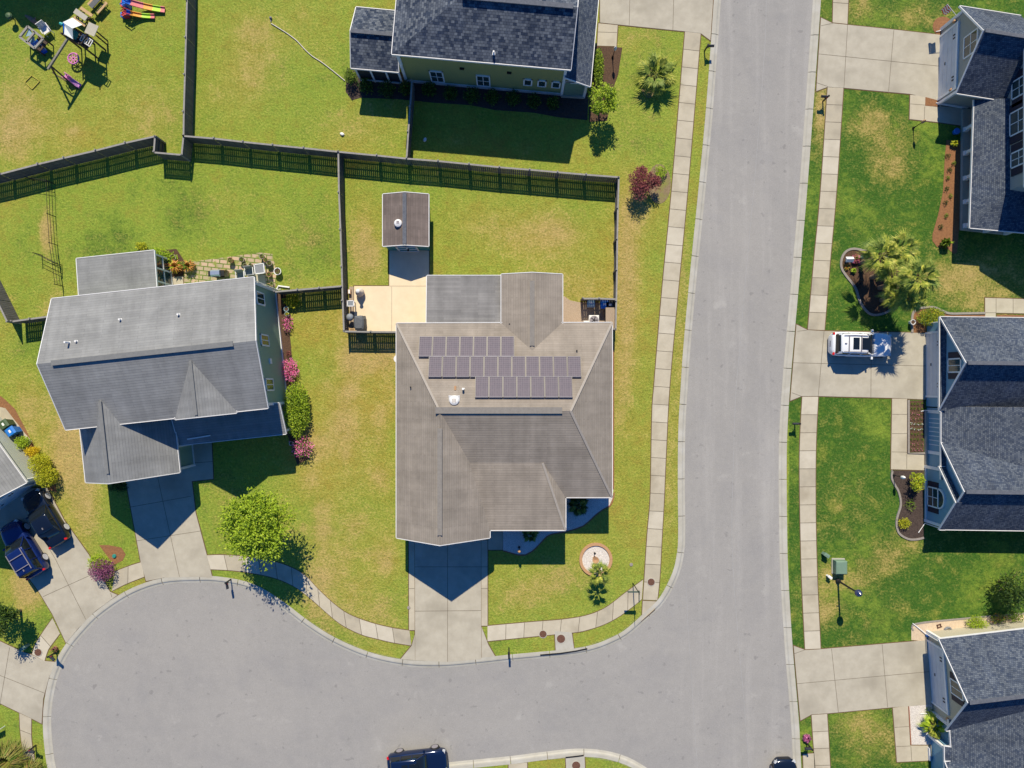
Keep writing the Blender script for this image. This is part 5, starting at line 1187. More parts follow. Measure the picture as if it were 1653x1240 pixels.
# ------------------------------------------------------------------ cars
def loft(mb, secs, m=0, capm=None):
    n = len(secs[0]); b = []
    for s in secs: b += s
    fs = []
    for i in range(len(secs)-1):
        for k in range(n-1): fs.append((i*n+k, i*n+k+1, (i+1)*n+k+1, (i+1)*n+k))
    fs.append(tuple(range(n))[::-1]); fs.append(tuple((len(secs)-1)*n+k for k in range(n)))
    mb.add(b, fs, m)
def car(name, label, loc, rz, paintmat, L=4.8, Wd=1.95, H=1.62, kind='suv', rack=False, sunroof=False, rim='alu', cat_='car'):
    t = root(name, (0,0,0), label, cat_); hw = Wd/2; OFF[t.name] = Vector()
    # lower body: stations from rear (-x) to front (+x)
    suv = kind == 'suv'
    st = [(-.5,.62,.86),(-.485,.80,.98),(-.45,.93,1.02),(-.36,.985,1.04),(-.2,1,1.03),(0,1,1.02),(.17,.99,1.02),(.30,.975,.98),(.40,.94,.92),(.46,.84,.84),(.487,.68,.74),(.5,.50,.62)]
    if not suv: st = [(-.5,.60,.78),(-.485,.80,.90),(-.45,.93,.95),(-.36,.985,.96),(-.2,1,.95),(0,1,.94),(.17,.99,.93),(.30,.975,.88),(.40,.94,.82),(.46,.84,.74),(.487,.68,.66),(.5,.50,.58)]
    secs = []
    for fx, fw_, zt in st:
        w_ = hw*fw_; x = fx*L
        pr = [(-w_*.90,.24),(-w_*.99,.42),(-w_,.62),(-w_*.97,zt-.10),(-w_*.88,zt-.02),(-w_*.6,zt+.025),(0,zt+.035)]
        secs.append([(x, y, z) for y, z in pr] + [(x, -y, z) for y, z in pr[::-1][1:]])
    b = MB(); loft(b, secs); body = b.build('body', paintmat, t, smooth=True); fixn(body)
    # glasshouse
    rx0, rx1 = (-.455, .18) if suv else (-.36, .19)                # base of cabin
    tx0, tx1 = (-.40, .02) if suv else (-.215, .04)               # roof ends
    zb = 1.0 if suv else .92
    def csec(x, wbot, wtop, z0, z1): return [(x,-wbot,z0),(x,-wtop,z1),(x,-wtop*.9,z1+.035),(x,0,z1+.05),(x,wtop*.9,z1+.035),(x,wtop,z1),(x,wbot,z0)]
    ws, wt = hw*.90, hw*.74
    g = MB(); gs = []
    for f_, (xa, hz, ww) in enumerate([(rx0,0.0,.80),((rx0*.55+tx0*.45),.45,.9),(tx0,.94,1),((tx0+tx1)/2,1,1.02),(tx1,.97,1),((tx1*.5+rx1*.5),.52,.98),(rx1,.0,.86)]):
        z1 = zb+(H-zb)*hz; gs.append(csec(xa*L, ws*(.98 if 0 < f_ < 6 else .92)*1.0, (wt+(ws-wt)*(1-hz))*ww, zb-.06, z1))
    loft(g, gs); gl = g.build('glass', M['carglass'], t, smooth=True); fixn(gl)
    r = MB(); rs = []
    for xa, hz, ww in [(tx0-.012,.90,.93),(tx0+.02,.965,.99),((tx0+tx1)/2,1.0,1.02),(tx1-.03,.975,1.0),(tx1,.94,.96)]:
        z1 = zb+(H-zb)*hz; w2 = wt*ww
        rs.append([(xa*L,-w2-.03,z1-.03),(xa*L,-w2,z1+.025),(xa*L,-w2*.85,z1+.055),(xa*L,0,z1+.075),(xa*L,w2*.85,z1+.055),(xa*L,w2,z1+.025),(xa*L,w2+.03,z1-.03)])
    loft(r, rs); rf = r.build('roof', paintmat, t, smooth=True); fixn(rf)
    for s in (-1, 1):
        for (pa, pb, pw, pd) in [((tx1*L, s*wt*.97, H-.02), (rx1*L*.96, s*ws*.93, zb), .09, .07), ((tx0*L, s*wt*.97, H-.05), (rx0*L*.97, s*ws*.86, zb), .16 if suv else .12, .07)] + [((xx*L, s*(wt+.02), H-.03), (xx*L, s*(ws-.0), zb-.02), .07, .05) for xx in ((-.08,) if not suv else (-.06,-.25))]:
            p = MB(); p.bar(pa, pb, pw, pd); p.build('pillar', paintmat, t)
    if sunroof: q = MB(); q.box((-.03*L,0,H+.083), (L*.15, wt*1.25, .012)); q.box((-.18*L,0,H+.083), (L*.10, wt*1.25, .012)); q.build('sunroof', M['carglass'], rf)
    if rack:
        q = MB()
        for s in (-1,1): q.bar((tx0*L+.1, s*wt*.88, H+.12), (tx1*L-.05, s*wt*.88, H+.12), .045)
        for xx in (-.10,-.30): q.bar((xx*L, -wt*.88, H+.15), (xx*L, wt*.88, H+.15), .05)
        q.build('roof_rack', M['alu'], t)
    q = MB(); q.box((tx0*L+.25,0,H+.11), (.16,.05,.07)); q.build('antenna', M['alu'], t)
    for s in (-1,1):
        q = MB(); q.box((.14*L, s*(hw+.09), zb+.02), (.14,.20,.13)); q.build('mirror', paintmat, t)
        q = MB(); q.box((.455*L, s*hw*.70, .74 if suv else .66), (.22,.34,.14), s*-.35); q.build('headlight', M['lens'], t)
        q = MB(); q.box((-.475*L, s*hw*.80, .93 if suv else .86), (.14,.20,.14), s*.35); q.build('taillight', M['taillight'], t)
        for xx in (.305, -.295):
            wq = MB(); y0 = s*(hw-.10)
            wq.tube([(xx*L, y0-s*.12, .34), (xx*L, y0+s*.11, .34)], .35, 20); wh = wq.build('wheel', M['tyre'], t)
            rq = MB(); rq.tube([(xx*L, y0+s*.10, .34), (xx*L, y0+s*.125, .34)], .27, 16)
            rq.build('rim', M[rim], wh)
            aq = MB(); pts = [(xx*L+math.cos(a)*.40, y0+s*.06, .34+math.sin(a)*.40) for a in [math.pi*k/10 for k in range(11)]]; aq.tube(pts, .035, 5); aq.build('wheel_arch', M['black'], t)
    q = MB(); q.box((.498*L,0,.50), (.05, hw*.9, .22)); q.build('grille', M['black'], t)
    q = MB(); q.box((-.498*L,0,.62), (.04,.5,.14)); q.build('number_plate', M['alu'], t)
    t.location = loc; t.rotation_euler = (0,0,rz)
    return t
M['carwhite'] = paint('car_white', (.74,.76,.78), .25); M['carnavy'] = paint('car_navy', (.006,.016,.055), .16, .5, .3); M['carblack'] = paint('car_black', (.008,.014,.030), .16, .5, .3)
M['carblue'] = paint('car_blue', (.008,.022,.12), .18, .5, .3)
M['carglass'] = glassy('car_glass', (.008,.011,.014), .04); M['lens'] = glassy('lens', (.5,.52,.54), .1); M['taillight'] = paint('taillight', (.55,.01,.01), .2)
M['tyre'] = nm('tyre', (.018,.018,.018), (.025,.025,.025), 20, .85)
car('parked_car', 'white car with dark sunroof parked on the right hand driveway under the palms', V(1383,557), R(-1.5), M['carwhite'], 4.85, 1.98, 1.62, 'suv', sunroof=True, rack=True)
ax = math.atan2(.855, -.52)          # nose points up-left in plan
car('parked_car', 'black sedan on the lower left driveway nearest the yellow hedge', V(81.5,834), math.atan2(.855,-.52), M['carblack'], 4.8, 1.84, 1.42, 'sedan', rim='rimw')
car('parked_car', 'dark blue car with roof rack on the lower left driveway beside the sedan', V(47,883), math.atan2(.855,-.52), M['carblue'], 4.75, 1.90, 1.70, 'suv', rack=True, rim='rimw')
car('parked_car', 'navy blue car parked at the kerb at the bottom of the turning circle', V(676,1224), R(6.5), M['carnavy'], 4.75, 1.92, 1.58, 'suv', sunroof=True)
car('parked_car', 'black car of which only the nose shows at the bottom of the street', V(1263,1266), R(92), M['carblack'], 4.75, 1.92, 1.5, 'sedan')

# ------------------------------------------------------------------ street furniture and small things
def mailbox(x, y, rz, label, h=22, scroll=True):
    t = root('mailbox', V(x, y, 0), label, 'mailbox', 'mailboxes along the kerb'); t.rotation_euler = (0,0,rz); OFF[t.name] = Vector()
    H_ = h/20
    p = MB(); p.box((0,0,H_/2), (.09,.09,H_)); p.box((0,0,H_+.0), (.13,.13,.04)); p.box((.12,0,H_*.72), (.30,.06,.06))
    if scroll: p.bar((.02,0,H_*.45), (.26,0,H_*.72), .035)
    p.build('post', M['black'], t)
    b = MB(); w_, l, hh = .085, .50, .11; pr = [(-w_,0),(-w_,hh),(-w_*.7,hh+.06),(0,hh+.085),(w_*.7,hh+.06),(w_,hh),(w_,0)]; secs = []
    loft(b, [[(xx, yy, H_*.75+zz) for yy, zz in pr] for xx in (-.02, l)]); bb = b.build('box', M['mailblk'], t); fixn(bb)
    f = MB(); f.box((.12,w_+.015,H_*.75+.13), (.03,.015,.16)); f.build('flag', M['taillight'], bb)
    d = MB(); d.box((l+.01,0,H_*.75+.08), (.02,.17,.17)); d.build('door', M['black'], bb)
    n = MB(); n.box((.10,0,H_*.75-.10), (.30,.03,.10)); n.build('bracket', M['black'], t)
    return t
M['mailblk'] = nm('mailbox_black', (.03,.035,.045), (.02,.022,.03), 8, .35)
mailbox(1137,83,R(0),'black mailbox on the kerb strip beside the top driveway'); mailbox(1328,164,R(175),'black mailbox in the strip below the top right driveway')
mailbox(1282.5,683,R(180),'black mailbox below the driveway with the white car'); mailbox(821.5,1046,R(-88),'black mailbox by the kerb right of the middle driveway')
mailbox(1302,1199,R(180),'mailbox among purple flowers by the bottom right kerb'); mailbox(92,1052,R(-40),'black mailbox in the small grass wedge at the left of the circle')
mailbox(58,1203,R(-10),'black mailbox on the grass strip in the bottom left corner'); mailbox(373,935,R(-80),'black mailbox under the bright green tree')
def lamp(x, y, h, r, label, arm=False, name='street_lamp', cat_='street lamp', top='black'):
    t = root(name, V(x, y, 0), label, cat_); b = Vector(V(x, y, 0)); H_ = h/20
    p = MB(); p.lathe(b, [(r*1.1,0),(r*1.1,.12),(r*.55,.25),(r*.4,.5)], 12); p.tube([b+Vector((0,0,.3)), b+Vector((0,0,H_-.25))], [r*.42, r*.32], 10); part(t, 'pole', p, M['black'])
    q = MB(); q.lathe(b+Vector((0,0,H_-.30)), [(r*.4,0),(r*1.3,.12),(r*1.5,.30),(r*1.15,.46),(r*.5,.56),(.01,.62)], 14); part(t, 'lantern', q, M[top])
    if arm: a = MB(); a.bar(b+Vector((-.25,0,H_*.62)), b+Vector((.0,0,H_*.62)), .05); part(t, 'crossbar', a, M['black'])
    return t
M['lampblue'] = paint('lamp_glass', (.02,.03,.09), .15, .8)
lamp(1352.5,937.5,66,.19,'tall black street lamp on the right hand lawn beside the green utility box', arm=True, top='lampblue')
lamp(838,883.5,28,.09,'short garden lamp in the shaded white gravel in front of the taupe house', name='garden_lamp', cat_='garden lamp', top='terra')
lamp(1474,207,28,.08,'short garden lamp on the lawn beside the front path of the grey house', name='garden_lamp', cat_='garden lamp', top='terra')
lamp(1442,767,28,.09,'short garden lamp in the corner of the dark bed near the arched window', name='garden_lamp', cat_='garden lamp', top='white')
lamp(988.7,93,30,.08,'short garden lamp beside the hedge of the olive house', name='garden_lamp', cat_='garden lamp', top='white')
# street name sign
t = root('street_sign', V(1021.5,941), 'slim street name sign on a pole at the corner of the pavement', 'street sign')
p = MB(); p.tube([V(1021.5,941,0), V(1021.5,941,58)], .035, 8); part(t, 'pole', p, M['black'])
M['signgreen'] = nm('sign_green', (.05,.09,.10), (.04,.07,.08), 6, .4)
p = MB(); p.bar(V(1005,941,48), V(1024,941,48), .03, .30); part(t, 'sign_blade', p, M['signgreen'])
p = MB(); p.bar(V(1021.5,937,54), V(1021.5,955,54), .03, .28); part(t, 'sign_blade', p, M['signgreen'])
# utility boxes
t = root('utility_box', V(1352,913), 'large pale green utility cabinet on the right hand lawn', 'utility box')
pb = MB(); pb.prism([V(1342,901)[:2], V(1363,901)[:2], V(1363,925.5)[:2], V(1342,925.5)[:2]], 0, .08); part(t, 'base', pb, M['kerb'])
pb = MB(); o = MB()
c = V(1352.2,913.2,0); prof = [(0.44,.08),(.44,.55),(.40,.64)]
def rbox(mb, cx, cy, w_, l, z0, z1, bev=.05):
    vs = []; 
    for z, i in ((z0,0),(z1-bev,0),(z1,bev)): 
        for sx, sy in ((-1,-1),(1,-1),(1,1),(-1,1)):
            vs.append((cx+sx*(w_/2-i), cy+sy*(l/2-i), z))
    fs = [(8,9,10,11)]
    for r_ in (0,1):
        for k in range(4): fs.append((r_*4+k, r_*4+(k+1)%4, r_*4+4+(k+1)%4, r_*4+4+k))
    mb.add(vs, fs)
rbox(o, c[0], c[1], .90, 1.05, .08, .72, .06); part(t, 'cabinet', o, M['utilgreen'])
o = MB(); o.box((c[0], c[1]-.535, .38), (.80,.03,.5)); part(t, 'door', o, M['utilgreen'])
def pedestal(x, y, rz, l, w_, h, mat, label):
    t = root('utility_pedestal', V(x, y), label, 'utility box'); a = MB(); rbox(a, *V(x,y)[:2], w_, l, 0, h/20, .05); o = part(t, 'case', a, M[mat])
    b = MB(); b.box(V(x,y,h-1), (w_+.06,l+.06,.05)); part(t, 'lid', b, M[mat]); t.rotation_euler = (0,0,rz); return t
pedestal(1330,894,R(-35),.22,.40,12,'utilgreen','small green pedestal box near the pavement above the large cabinet'); pedestal(44,1043,R(40),.22,.52,11,'utilgreen','pale green pedestal beside the bottom left driveway'); pedestal(1336,929.5,R(-40),.14,.28,10,'white','small white marker post left of the large green cabinet')
M['tealcap'] = nm('valve_teal', (.03,.24,.20), (.025,.20,.17), 8, .5)
def disc(name, x, y, r, h, mat, label, cat_):
    mb = MB(); mb.lathe((0,0,0), [(r,0),(r,h*.7),(r*.85,h),(.01,h*1.05)], 16); o = mb.build(name, M[mat], None, world=False); o.location = V(x,y,0); return tag(o, label, cat_)
disc('valve_cover',185,897.5,.16,.12,'tealcap','small round teal cover beside the purple bush','valve cover'); disc('valve_cover',660,981,.14,.06,'edging','small grey disc in the grass edge left of the middle driveway','valve cover'); disc('valve_cover',1019,911.5,.14,.05,'edging','small grey disc in the lawn right of the round gravel ring','valve cover')
# bird figure / urn in the ring
mb = MB(); mb.lathe((0,0,0), [(.16,0),(.18,.08),(.10,.2),(.12,.5),(.26,.62),(.27,.68),(.2,.66),(.02,.6)], 16); o = mb.build('bird_bath', M['terra'], None, world=False); o.location = V(960,901,.5); tag(o, 'small terracotta bird bath standing in the round gravel ring', 'bird bath')
mb = MB(); mb.tube([(0,0,0),(0,0,.5)], .03, 6); mb.lathe((0,0,.45), [(.02,0),(.09,.05),(.09,.12),(.02,.2)], 8); o = mb.build('solar_light', M['black'], None, world=False); o.location = V(959,891,.5); tag(o, 'tiny black stake light at the top of the gravel ring', 'garden light')
# garden bits in the kidney bed
t = root('bird_house', V(1366,421,2), 'small pale green bird house in the round end of the kidney bed', 'bird house')
mb = MB(); mb.box(V(1366,421,8), (.35,.3,.35)); part(t, 'box', mb, M['utilgreen']); mb = MB(); c = Vector(V(1366,421,13))
mb.add([c+Vector(q) for q in ((-.3,-.22,-.1),(.3,-.22,-.1),(.3,.22,-.1),(-.3,.22,-.1),(-.3,0,.1),(.3,0,.1))], [(0,1,5,4),(3,2,5,4),(0,3,4),(1,2,5)]); part(t, 'roof', mb, M['gutter'])
M['globe'] = paint('gazing_globe', (.30,.45,.50), .1, .8)
mb = MB(); mb.lathe((0,0,0), [(.12,0),(.10,.35),(.14,.4)], 12); mb.lathe((0,0,.4), [(.02,0),(.13,.06),(.18,.18),(.13,.30),(.02,.36)], 14); o = mb.build('gazing_globe', M['globe'], None, world=False); o.location = V(1388,417,.4); tag(o, 'pale blue globe beside the red flowering plant', 'garden ornament')
def pot(px, py, r, label, mat='terra', h=9, plant='leaf_mid', group=None, soil='mulch'):
    x, y = im(px, py, h); t = root('flower_pot', V(x, y, 0), label, 'flower pot', group); c = Vector(V(x, y, .4)); R_ = r/20
    mb = MB(); mb.lathe(c, [(R_*.62,0),(R_*.9,h/20*.8),(R_,h/20),(R_*.84,h/20),(R_*.80,h/20-.05),(.01,h/20-.06)], 18); part(t, 'pot', mb, M[mat])
    mb = MB(); mb.lathe(c, [(R_*.78,h/20-.1),(R_*.78,h/20-.045),(.01,h/20-.04)], 14); part(t, 'soil', mb, M[soil])
    if plant: mb = MB(); leaves(mb, (c.x,c.y,c.z+h/20), R_*.7, R_*.7, R_*.6, 40, .1, int(px)); part(t, 'plant', mb, M[plant])
    return t
M['potgrey'] = nm('pot_stone', (.36,.33,.25), (.27,.25,.19), 8, .85)
pp = [(371.6,419.8,4.6,'terra','pot with orange rim alone on the left of the brick patio'),(389.7,419,4.4,'potgrey','dark rimmed pot next to the orange rimmed one'),(395.5,429,3.8,'potgrey','lower left pot of the pair behind the patio chairs'),(404,427.7,3.2,'potgrey','small pot right above the patio chairs'),(422.4,414,4.2,'potgrey','topmost pot of the row at the patio corner'),(429,419.8,3.8,'terra','second pot of the row at the patio corner'),(434.5,424.8,4.4,'potgrey','third pot of the row at the patio corner'),(434,443,4.2,'terra','pot at the right edge of the patio beside the concrete pad'),(447.8,438,6,'white','large white ringed pot standing alone on the lawn'),(433.5,461,3.6,'terra','lowest terracotta pot by the green house corner'),(438.5,458,2.6,'potgrey','tiny pot behind the green house corner')]
for x, y, r, mt, lab in pp: pot(x, y, r, lab, mt, group='pots around the brick patio')
pot(279,416,5,'dark pot beside the sunroom shrubs','potgrey'); pot(462,499,4,'upper empty blue grey pot beside the azalea','globe',plant=None); pot(463,507,3.6,'lower blue grey pot beside the azalea','globe',plant='leaf_yellow'); pot(1386.5,457.5,3.6,'black pot in the middle of the kidney bed','black',plant=None,h=7); pot(1474,520,4.2,'pale pot under the clipped round bush','white',plant=None); pot(470,716,3.4,'white ringed pot beside the lowest azalea','white',plant=None)
# barbecue, chairs, bench on the brick patio
def grill(px, py, rz, label, cover=None, w_=.62, l=.55):
    x, y = im(px, py, 20); t = root('barbecue', V(x, y), label, 'barbecue', rz=rz); OFF[t.name] = Vector()
    if cover:
        mb = MB(); rg = random.Random(4); n = 14; secs = []
        for z, s in ((0,1.06),(.3,1.0),(.7,.97),(.95,.93),(1.05,.7)):
            secs.append([(math.copysign(min(abs(math.cos(a))*1.25,1), math.cos(a))*w_*s*.5*rg.uniform(.95,1.04), math.copysign(min(abs(math.sin(a))*1.25,1), math.sin(a))*l*s*.5*rg.uniform(.95,1.04), z*rg.uniform(.97,1.0)) for a in [2*math.pi*k/n for k in range(n)]])
        vs = [p for s in secs for p in s]; fs = [(i*n+k,i*n+(k+1)%n,(i+1)*n+(k+1)%n,(i+1)*n+k) for i in range(4) for k in range(n)]; fs.append(tuple(4*n+k for k in range(n)))
        mb.add(vs, fs); o = mb.build('cover', M[cover], t); fixn(o); q = MB()
        for sx in (-1,1):
            for sy in (-1,1): q.tube([(sx*w_*.35-.03,sy*l*.35,.07),(sx*w_*.35+.03,sy*l*.35,.07)], .07, 8)
        q.build('wheel', M['black'], t)
    else:
        a = MB(); a.box((0,0,.45), (w_*.9,l*.8,.75)); a.build('cart', M['black'], t)
        b = MB(); pr = [(-l/2,.86),(-l/2,.98),(-l*.25,1.12),(l*.25,1.12),(l/2,.98),(l/2,.86)]; loft(b, [[(xx,yy,zz) for yy,zz in pr] for xx in (-w_/2,w_/2)]); h_ = b.build('lid', M['steel'], t); fixn(h_)
        c = MB(); c.bar((-w_*.35,-l*.52,1.0),(w_*.35,-l*.52,1.0),.04); c.build('handle', M['black'], h_)
        d = MB()
        for s in (-1,1): d.box((s*(w_/2+.14),0,.84), (.26,l*.8,.04))
        d.build('side_shelf', M['black'], t)
    return t
M['steel'] = nm('stainless', (.50,.56,.66), (.44,.50,.60), 3, .25, metal=.6); M['cover'] = nm('cover_grey', (.12,.13,.14), (.085,.09,.10), 5, .7, .5); M['covertop'] = nm('cover_blue_grey', (.22,.25,.28), (.18,.2,.23), 5, .6)
grill(347.5,441,R(3),'barbecue with shiny closed lid on the brick patio', w_=.72)
def chair(px, py, rz, label, mat='gutter', group=None, w_=.6, seat='cushion', h=8):
    x, y = im(px, py, h+4); t = root('garden_chair', V(x, y, .3), label, 'chair', group, rz=rz); OFF[t.name] = Vector()
    s = MB(); s.box((0,0,.42), (w_,w_,.06)); s.build('seat', M[seat], t); b = MB(); b.box((0,w_/2,.72), (w_,.05,.55), 0, 0, (R(-12),'X')); b.build('backrest', M[seat], t)
    for sx in (-1,1):
        for sy in (-1,1): l = MB(); l.box((sx*(w_/2-.03),sy*(w_/2-.03),.21), (.04,.04,.42)); l.build('leg', M[mat], t)
        a = MB(); a.box((sx*(w_/2+.02),0,.62), (.06,w_,.04)); a.build('armrest', M[mat], t)
    return t
M['cushion'] = nm('cushion_grey', (.24,.25,.27), (.18,.19,.2), 5, .8)
chair(387.5,444,R(6),'left grey chair against the green house wall','gutter'); chair(402,438,R(6),'second grey chair on the brick patio, beside the table','gutter'); chair(71.5,46,R(35),'pale folding chair on the play lawn beside the sand box tower','gutter',w_=.62,seat='gutter')
def table(px, py, rz, label, L, W_, h, mat, name='table', frame='gutter', cat_='table'):
    x, y = im(px, py, h); t = root(name, V(x, y, .3), label, cat_, rz=rz); OFF[t.name] = Vector(); s = MB(); s.box((0,0,h/20), (L,W_,.05)); s.build('table_top', M[mat], t)
    f = MB(); 
    for sx in (-1,1): f.box((sx*L/2,0,h/20+.01), (.07,W_+.07,.08))
    for sy in (-1,1): f.box((0,sy*W_/2,h/20+.01), (L,.07,.08))
    f.build('frame', M[frame], t)
    for sx in (-1,1):
        for sy in (-1,1): l = MB(); l.box((sx*(L/2-.06),sy*(W_/2-.06),h/40), (.06,.06,h/20)); l.build('leg', M[frame], t)
    return t
table(419,434,R(7),'patio table with grey top and pale frame', .75, .75, 14, 'cushion')
mb = MB(); mb.box((0,0,.35),(.5,.42,.06)); mb.box((0,.2,.6),(.5,.05,.5)); 
for sx in (-1,1): mb.box((sx*.22,0,.17),(.05,.4,.34))
o = mb.build('wooden_stool', M['woodtan'], None, world=False); o.location = V(*im(362,441,8)); tag(o, 'small reddish wooden stool next to the barbecue', 'stool')
# white bent pipes
def pipe(name, pts, r, label, mat='white'):
    mb = MB(); mb.tube([V(*p) for p in pts], r, 6); return tag(mb.build(name, M[mat]), label, 'pipe')
pipe('drain_pipe', [(447,468,1.5),(450,462,1.5),(468,464.5,1.5)], .07, 'white bent drain pipe on the lawn behind the green house')
# hose and sprinkler
mb = MB(); hp = cat([(557,131),(545,121),(530,109),(518,100),(504,91),(492,80),(480,67),(466,56),(452,47),(438,38.5)], 5); mb.tube([V(x, y, 1.2) for x, y in hp], .035, 6); M['hose'] = nm('hose', (.62,.58,.50), (.55,.5,.44), 4, .6); tag(mb.build('garden_hose', M['hose']), 'pale garden hose curving across the lawn left of the olive house', 'hose')
mb = MB(); mb.tube([(0,0,.05),(0,.35,.08)], .04, 8); mb.lathe((0,.3,.05), [(.10,0),(.11,.08),(.05,.16)], 10); o = mb.build('sprinkler', M['alu'], None, world=False); o.location = V(437.5,36,0); tag(o, 'small metal sprinkler at the far end of the pale hose', 'sprinkler')
for x, y, l in ((552.5,217,'small white object lying alone on the lawn above the fence'),(686,226,'small pale object lying in the shaded garden of the olive house')):
    mb = MB(); mb.lathe((0,0,0), [(.10,0),(.14,.05),(.10,.14),(.02,.16)], 10, sx=1.4); mb.lathe((.13,.02,.02), [(.05,0),(.06,.06),(.01,.1)], 8); o = mb.build('garden_ornament', M['white'], None, world=False); o.location = V(x,y,0); o.rotation_euler=(0,0,x); tag(o, l, 'garden ornament')
# wheelie bins
def bin_(px, py, rz, mat, label, h=20, lidmat=None, plan=False):
    x, y = (px, py) if plan else im(px, py, h); t = root('wheelie_bin', V(x, y, 0), label, 'bin', rz=rz); OFF[t.name] = Vector(); H_ = h/20
    b = MB(); vs = []; 
    for z, s in ((.08,.78),(H_-.08,1)): vs += [(-.28*s,-.32*s,z),(.28*s,-.32*s,z),(.28*s,.32*s,z),(-.28*s,.32*s,z)]
    b.add(vs, [(3,2,1,0),(4,5,6,7)]+[(k,(k+1)%4,4+(k+1)%4,4+k) for k in range(4)]); b.build('body', M[mat], t)
    l = MB(); pr = [(-.36,H_-.07),(-.36,H_-.01),(-.2,H_+.05),(.2,H_+.05),(.36,H_+.0),(.36,H_-.07)]; loft(l, [[(xx,yy,zz) for yy,zz in pr] for xx in (-.31,.31)]); lo = l.build('lid', M[lidmat or mat], t); fixn(lo)
    q = MB(); q.box((0,0,H_+.055), (.24,.16,.01)); q.build('sticker', M['white'], lo)
    h_ = MB(); h_.bar((-.22,.40,H_-.06),(.22,.40,H_-.06),.035); h_.build('handle', M['black'], t)
    for sx in (-1,1): w_ = MB(); w_.tube([(sx*.24,.28,.1),(sx*.30,.28,.1)], .1, 10); w_.build('wheel', M['black'], t)
    return t
M['binblue'] = paint('bin_blue', (.01,.16,.55), .4, .1); M['bingreen'] = paint('bin_green', (.045,.09,.035), .5, .1); M['bindark'] = paint('bin_dark', (.03,.035,.04), .5, .1)
bin_(16.5,696.5,R(125),'binblue','bright blue wheelie bin beside the pale house at the left edge'); bin_(5.5,685,R(125),'bingreen','dark green wheelie bin right above the blue bin'); bin_(976,491,R(0),'binblue','blue bin behind the short screen fence beside the taupe house', 18); bin_(954,489,R(0),'bindark','dark bin with pale lid behind the short screen fence', 18, 'globe')
bin_(985,492,R(0),'bindark','black bin in the corner of the screen fence', 18)
# patio of the middle house
t = root('barrel', V(647,588), 'blue barrel half under the left eave of the taupe house', 'barrel'); mb = MB(); mb.lathe(V(645,580,0), [(.30,0),(.34,.3),(.34,.7),(.30,.95),(.01,.96)], 16); part(t, 'drum', mb, M['binblue']); mb = MB(); mb.lathe(V(645,580,19), [(.31,0),(.31,.04),(.1,.05)], 16); part(t, 'lid', mb, M['gutter'])
x, y = im(579.5,471,14); t = root('chiminea', V(x,y), 'white and tan egg shaped patio stove on the cream patio', 'patio stove'); mb = MB(); c = Vector(V(x,y,0))
mb.lathe(c, [(.12,.03),(.30,.12),(.36,.35),(.35,.5),(.22,.75),(.12,.95),(.11,1.15)], 18); M['claywhite'] = nm('clay_white', (.66,.60,.52), (.52,.44,.36), 5, .8); o = part(t, 'body', mb, M['claywhite'], smooth=True)
mb = MB(); mb.lathe(c+Vector((0,0,1.12)), [(.13,0),(.15,.05),(.05,.10)], 12); part(t, 'lid', mb, M['white'])
mb = MB(); mb.lathe(c, [(.24,.01),(.26,.06),(.05,.07)], 12); part(t, 'stand', mb, M['black'])
grill(579,521,R(2),'large barbecue under a wrinkled dark grey cover on the patio', 'cover', .85, 1.2)
x, y = im(564.5,512,16); t = root('kettle_barbecue', V(x,y), 'round grey kettle barbecue next to the covered one', 'barbecue'); c = Vector(V(x,y,0)); mb = MB(); mb.lathe(c+Vector((0,0,.5)), [(.06,0),(.22,.08),(.28,.22)], 16); part(t,'bowl',mb,M['black']); mb = MB(); mb.lathe(c+Vector((0,0,.72)), [(.30,0),(.27,.12),(.15,.2),(.01,.22)], 16); o = part(t,'lid',mb,M['covertop'],smooth=True); 
for k in range(3): a = k*2.09; mb = MB(); mb.bar(c+Vector((math.cos(a)*.25,math.sin(a)*.25,0)), c+Vector((math.cos(a)*.12,math.sin(a)*.12,.55)), .03); part(t,'leg',mb,M['alu'])
table(566,490,R(0),'narrow grey storage bench beside the patio fence', .5, .42, 17, 'covertop', name='side_table', frame='gutter')
x, y = im(564,471,6); t = root('planter_box', V(x,y), 'small red and white box at the top corner of the patio', 'box'); mb = MB(); mb.box(V(x,y,4), (.22,.38,.3)); part(t,'box',mb,M['terra']); mb = MB(); mb.box(V(x,y,7.4), (.14,.3,.04)); part(t,'lid',mb,M['white'])
mb = MB(); mb.box((0,0,.10),(.7,.35,.2)); mb.box((.1,.03,.22),(.3,.2,.06)); o = mb.build('log_pile', M['woodtan'], None, world=False); o.location = V(567,531); tag(o, 'tan bags lying below the covered barbecue in the patio corner', 'bags')
# air conditioner, meter box, lean-to lid
x, y = im(959,520,14); t = root('air_conditioner', V(x,y-3), 'round topped white air conditioner behind the taupe house', 'air conditioner'); c = Vector(V(x,y-3,0)); mb = MB(); rbox(mb, c.x, c.y, .8, .8, 0, .72, .04); part(t,'case',mb,M['white']); mb = MB(); mb.lathe(c+Vector((0,0,.70)), [(.36,0),(.36,.05),(.30,.06)], 20); part(t,'fan_ring',mb,M['alu']); mb = MB()
for k in range(5): a = k*1.257; mb.bar(c+Vector((0,0,.765)), c+Vector((math.cos(a)*.28,math.sin(a)*.28,.765)), .07, .01)
part(t,'fan',mb,M['black'])
mb = MB(); mb.box((0,0,.3),(.42,.2,.6)); mb.box((0,-.11,.32),(.32,.03,.4)); o = mb.build('meter_box', M['white'], None, world=False); o.location = V(945,521); tag(o, 'white meter box left of the air conditioner', 'meter box')
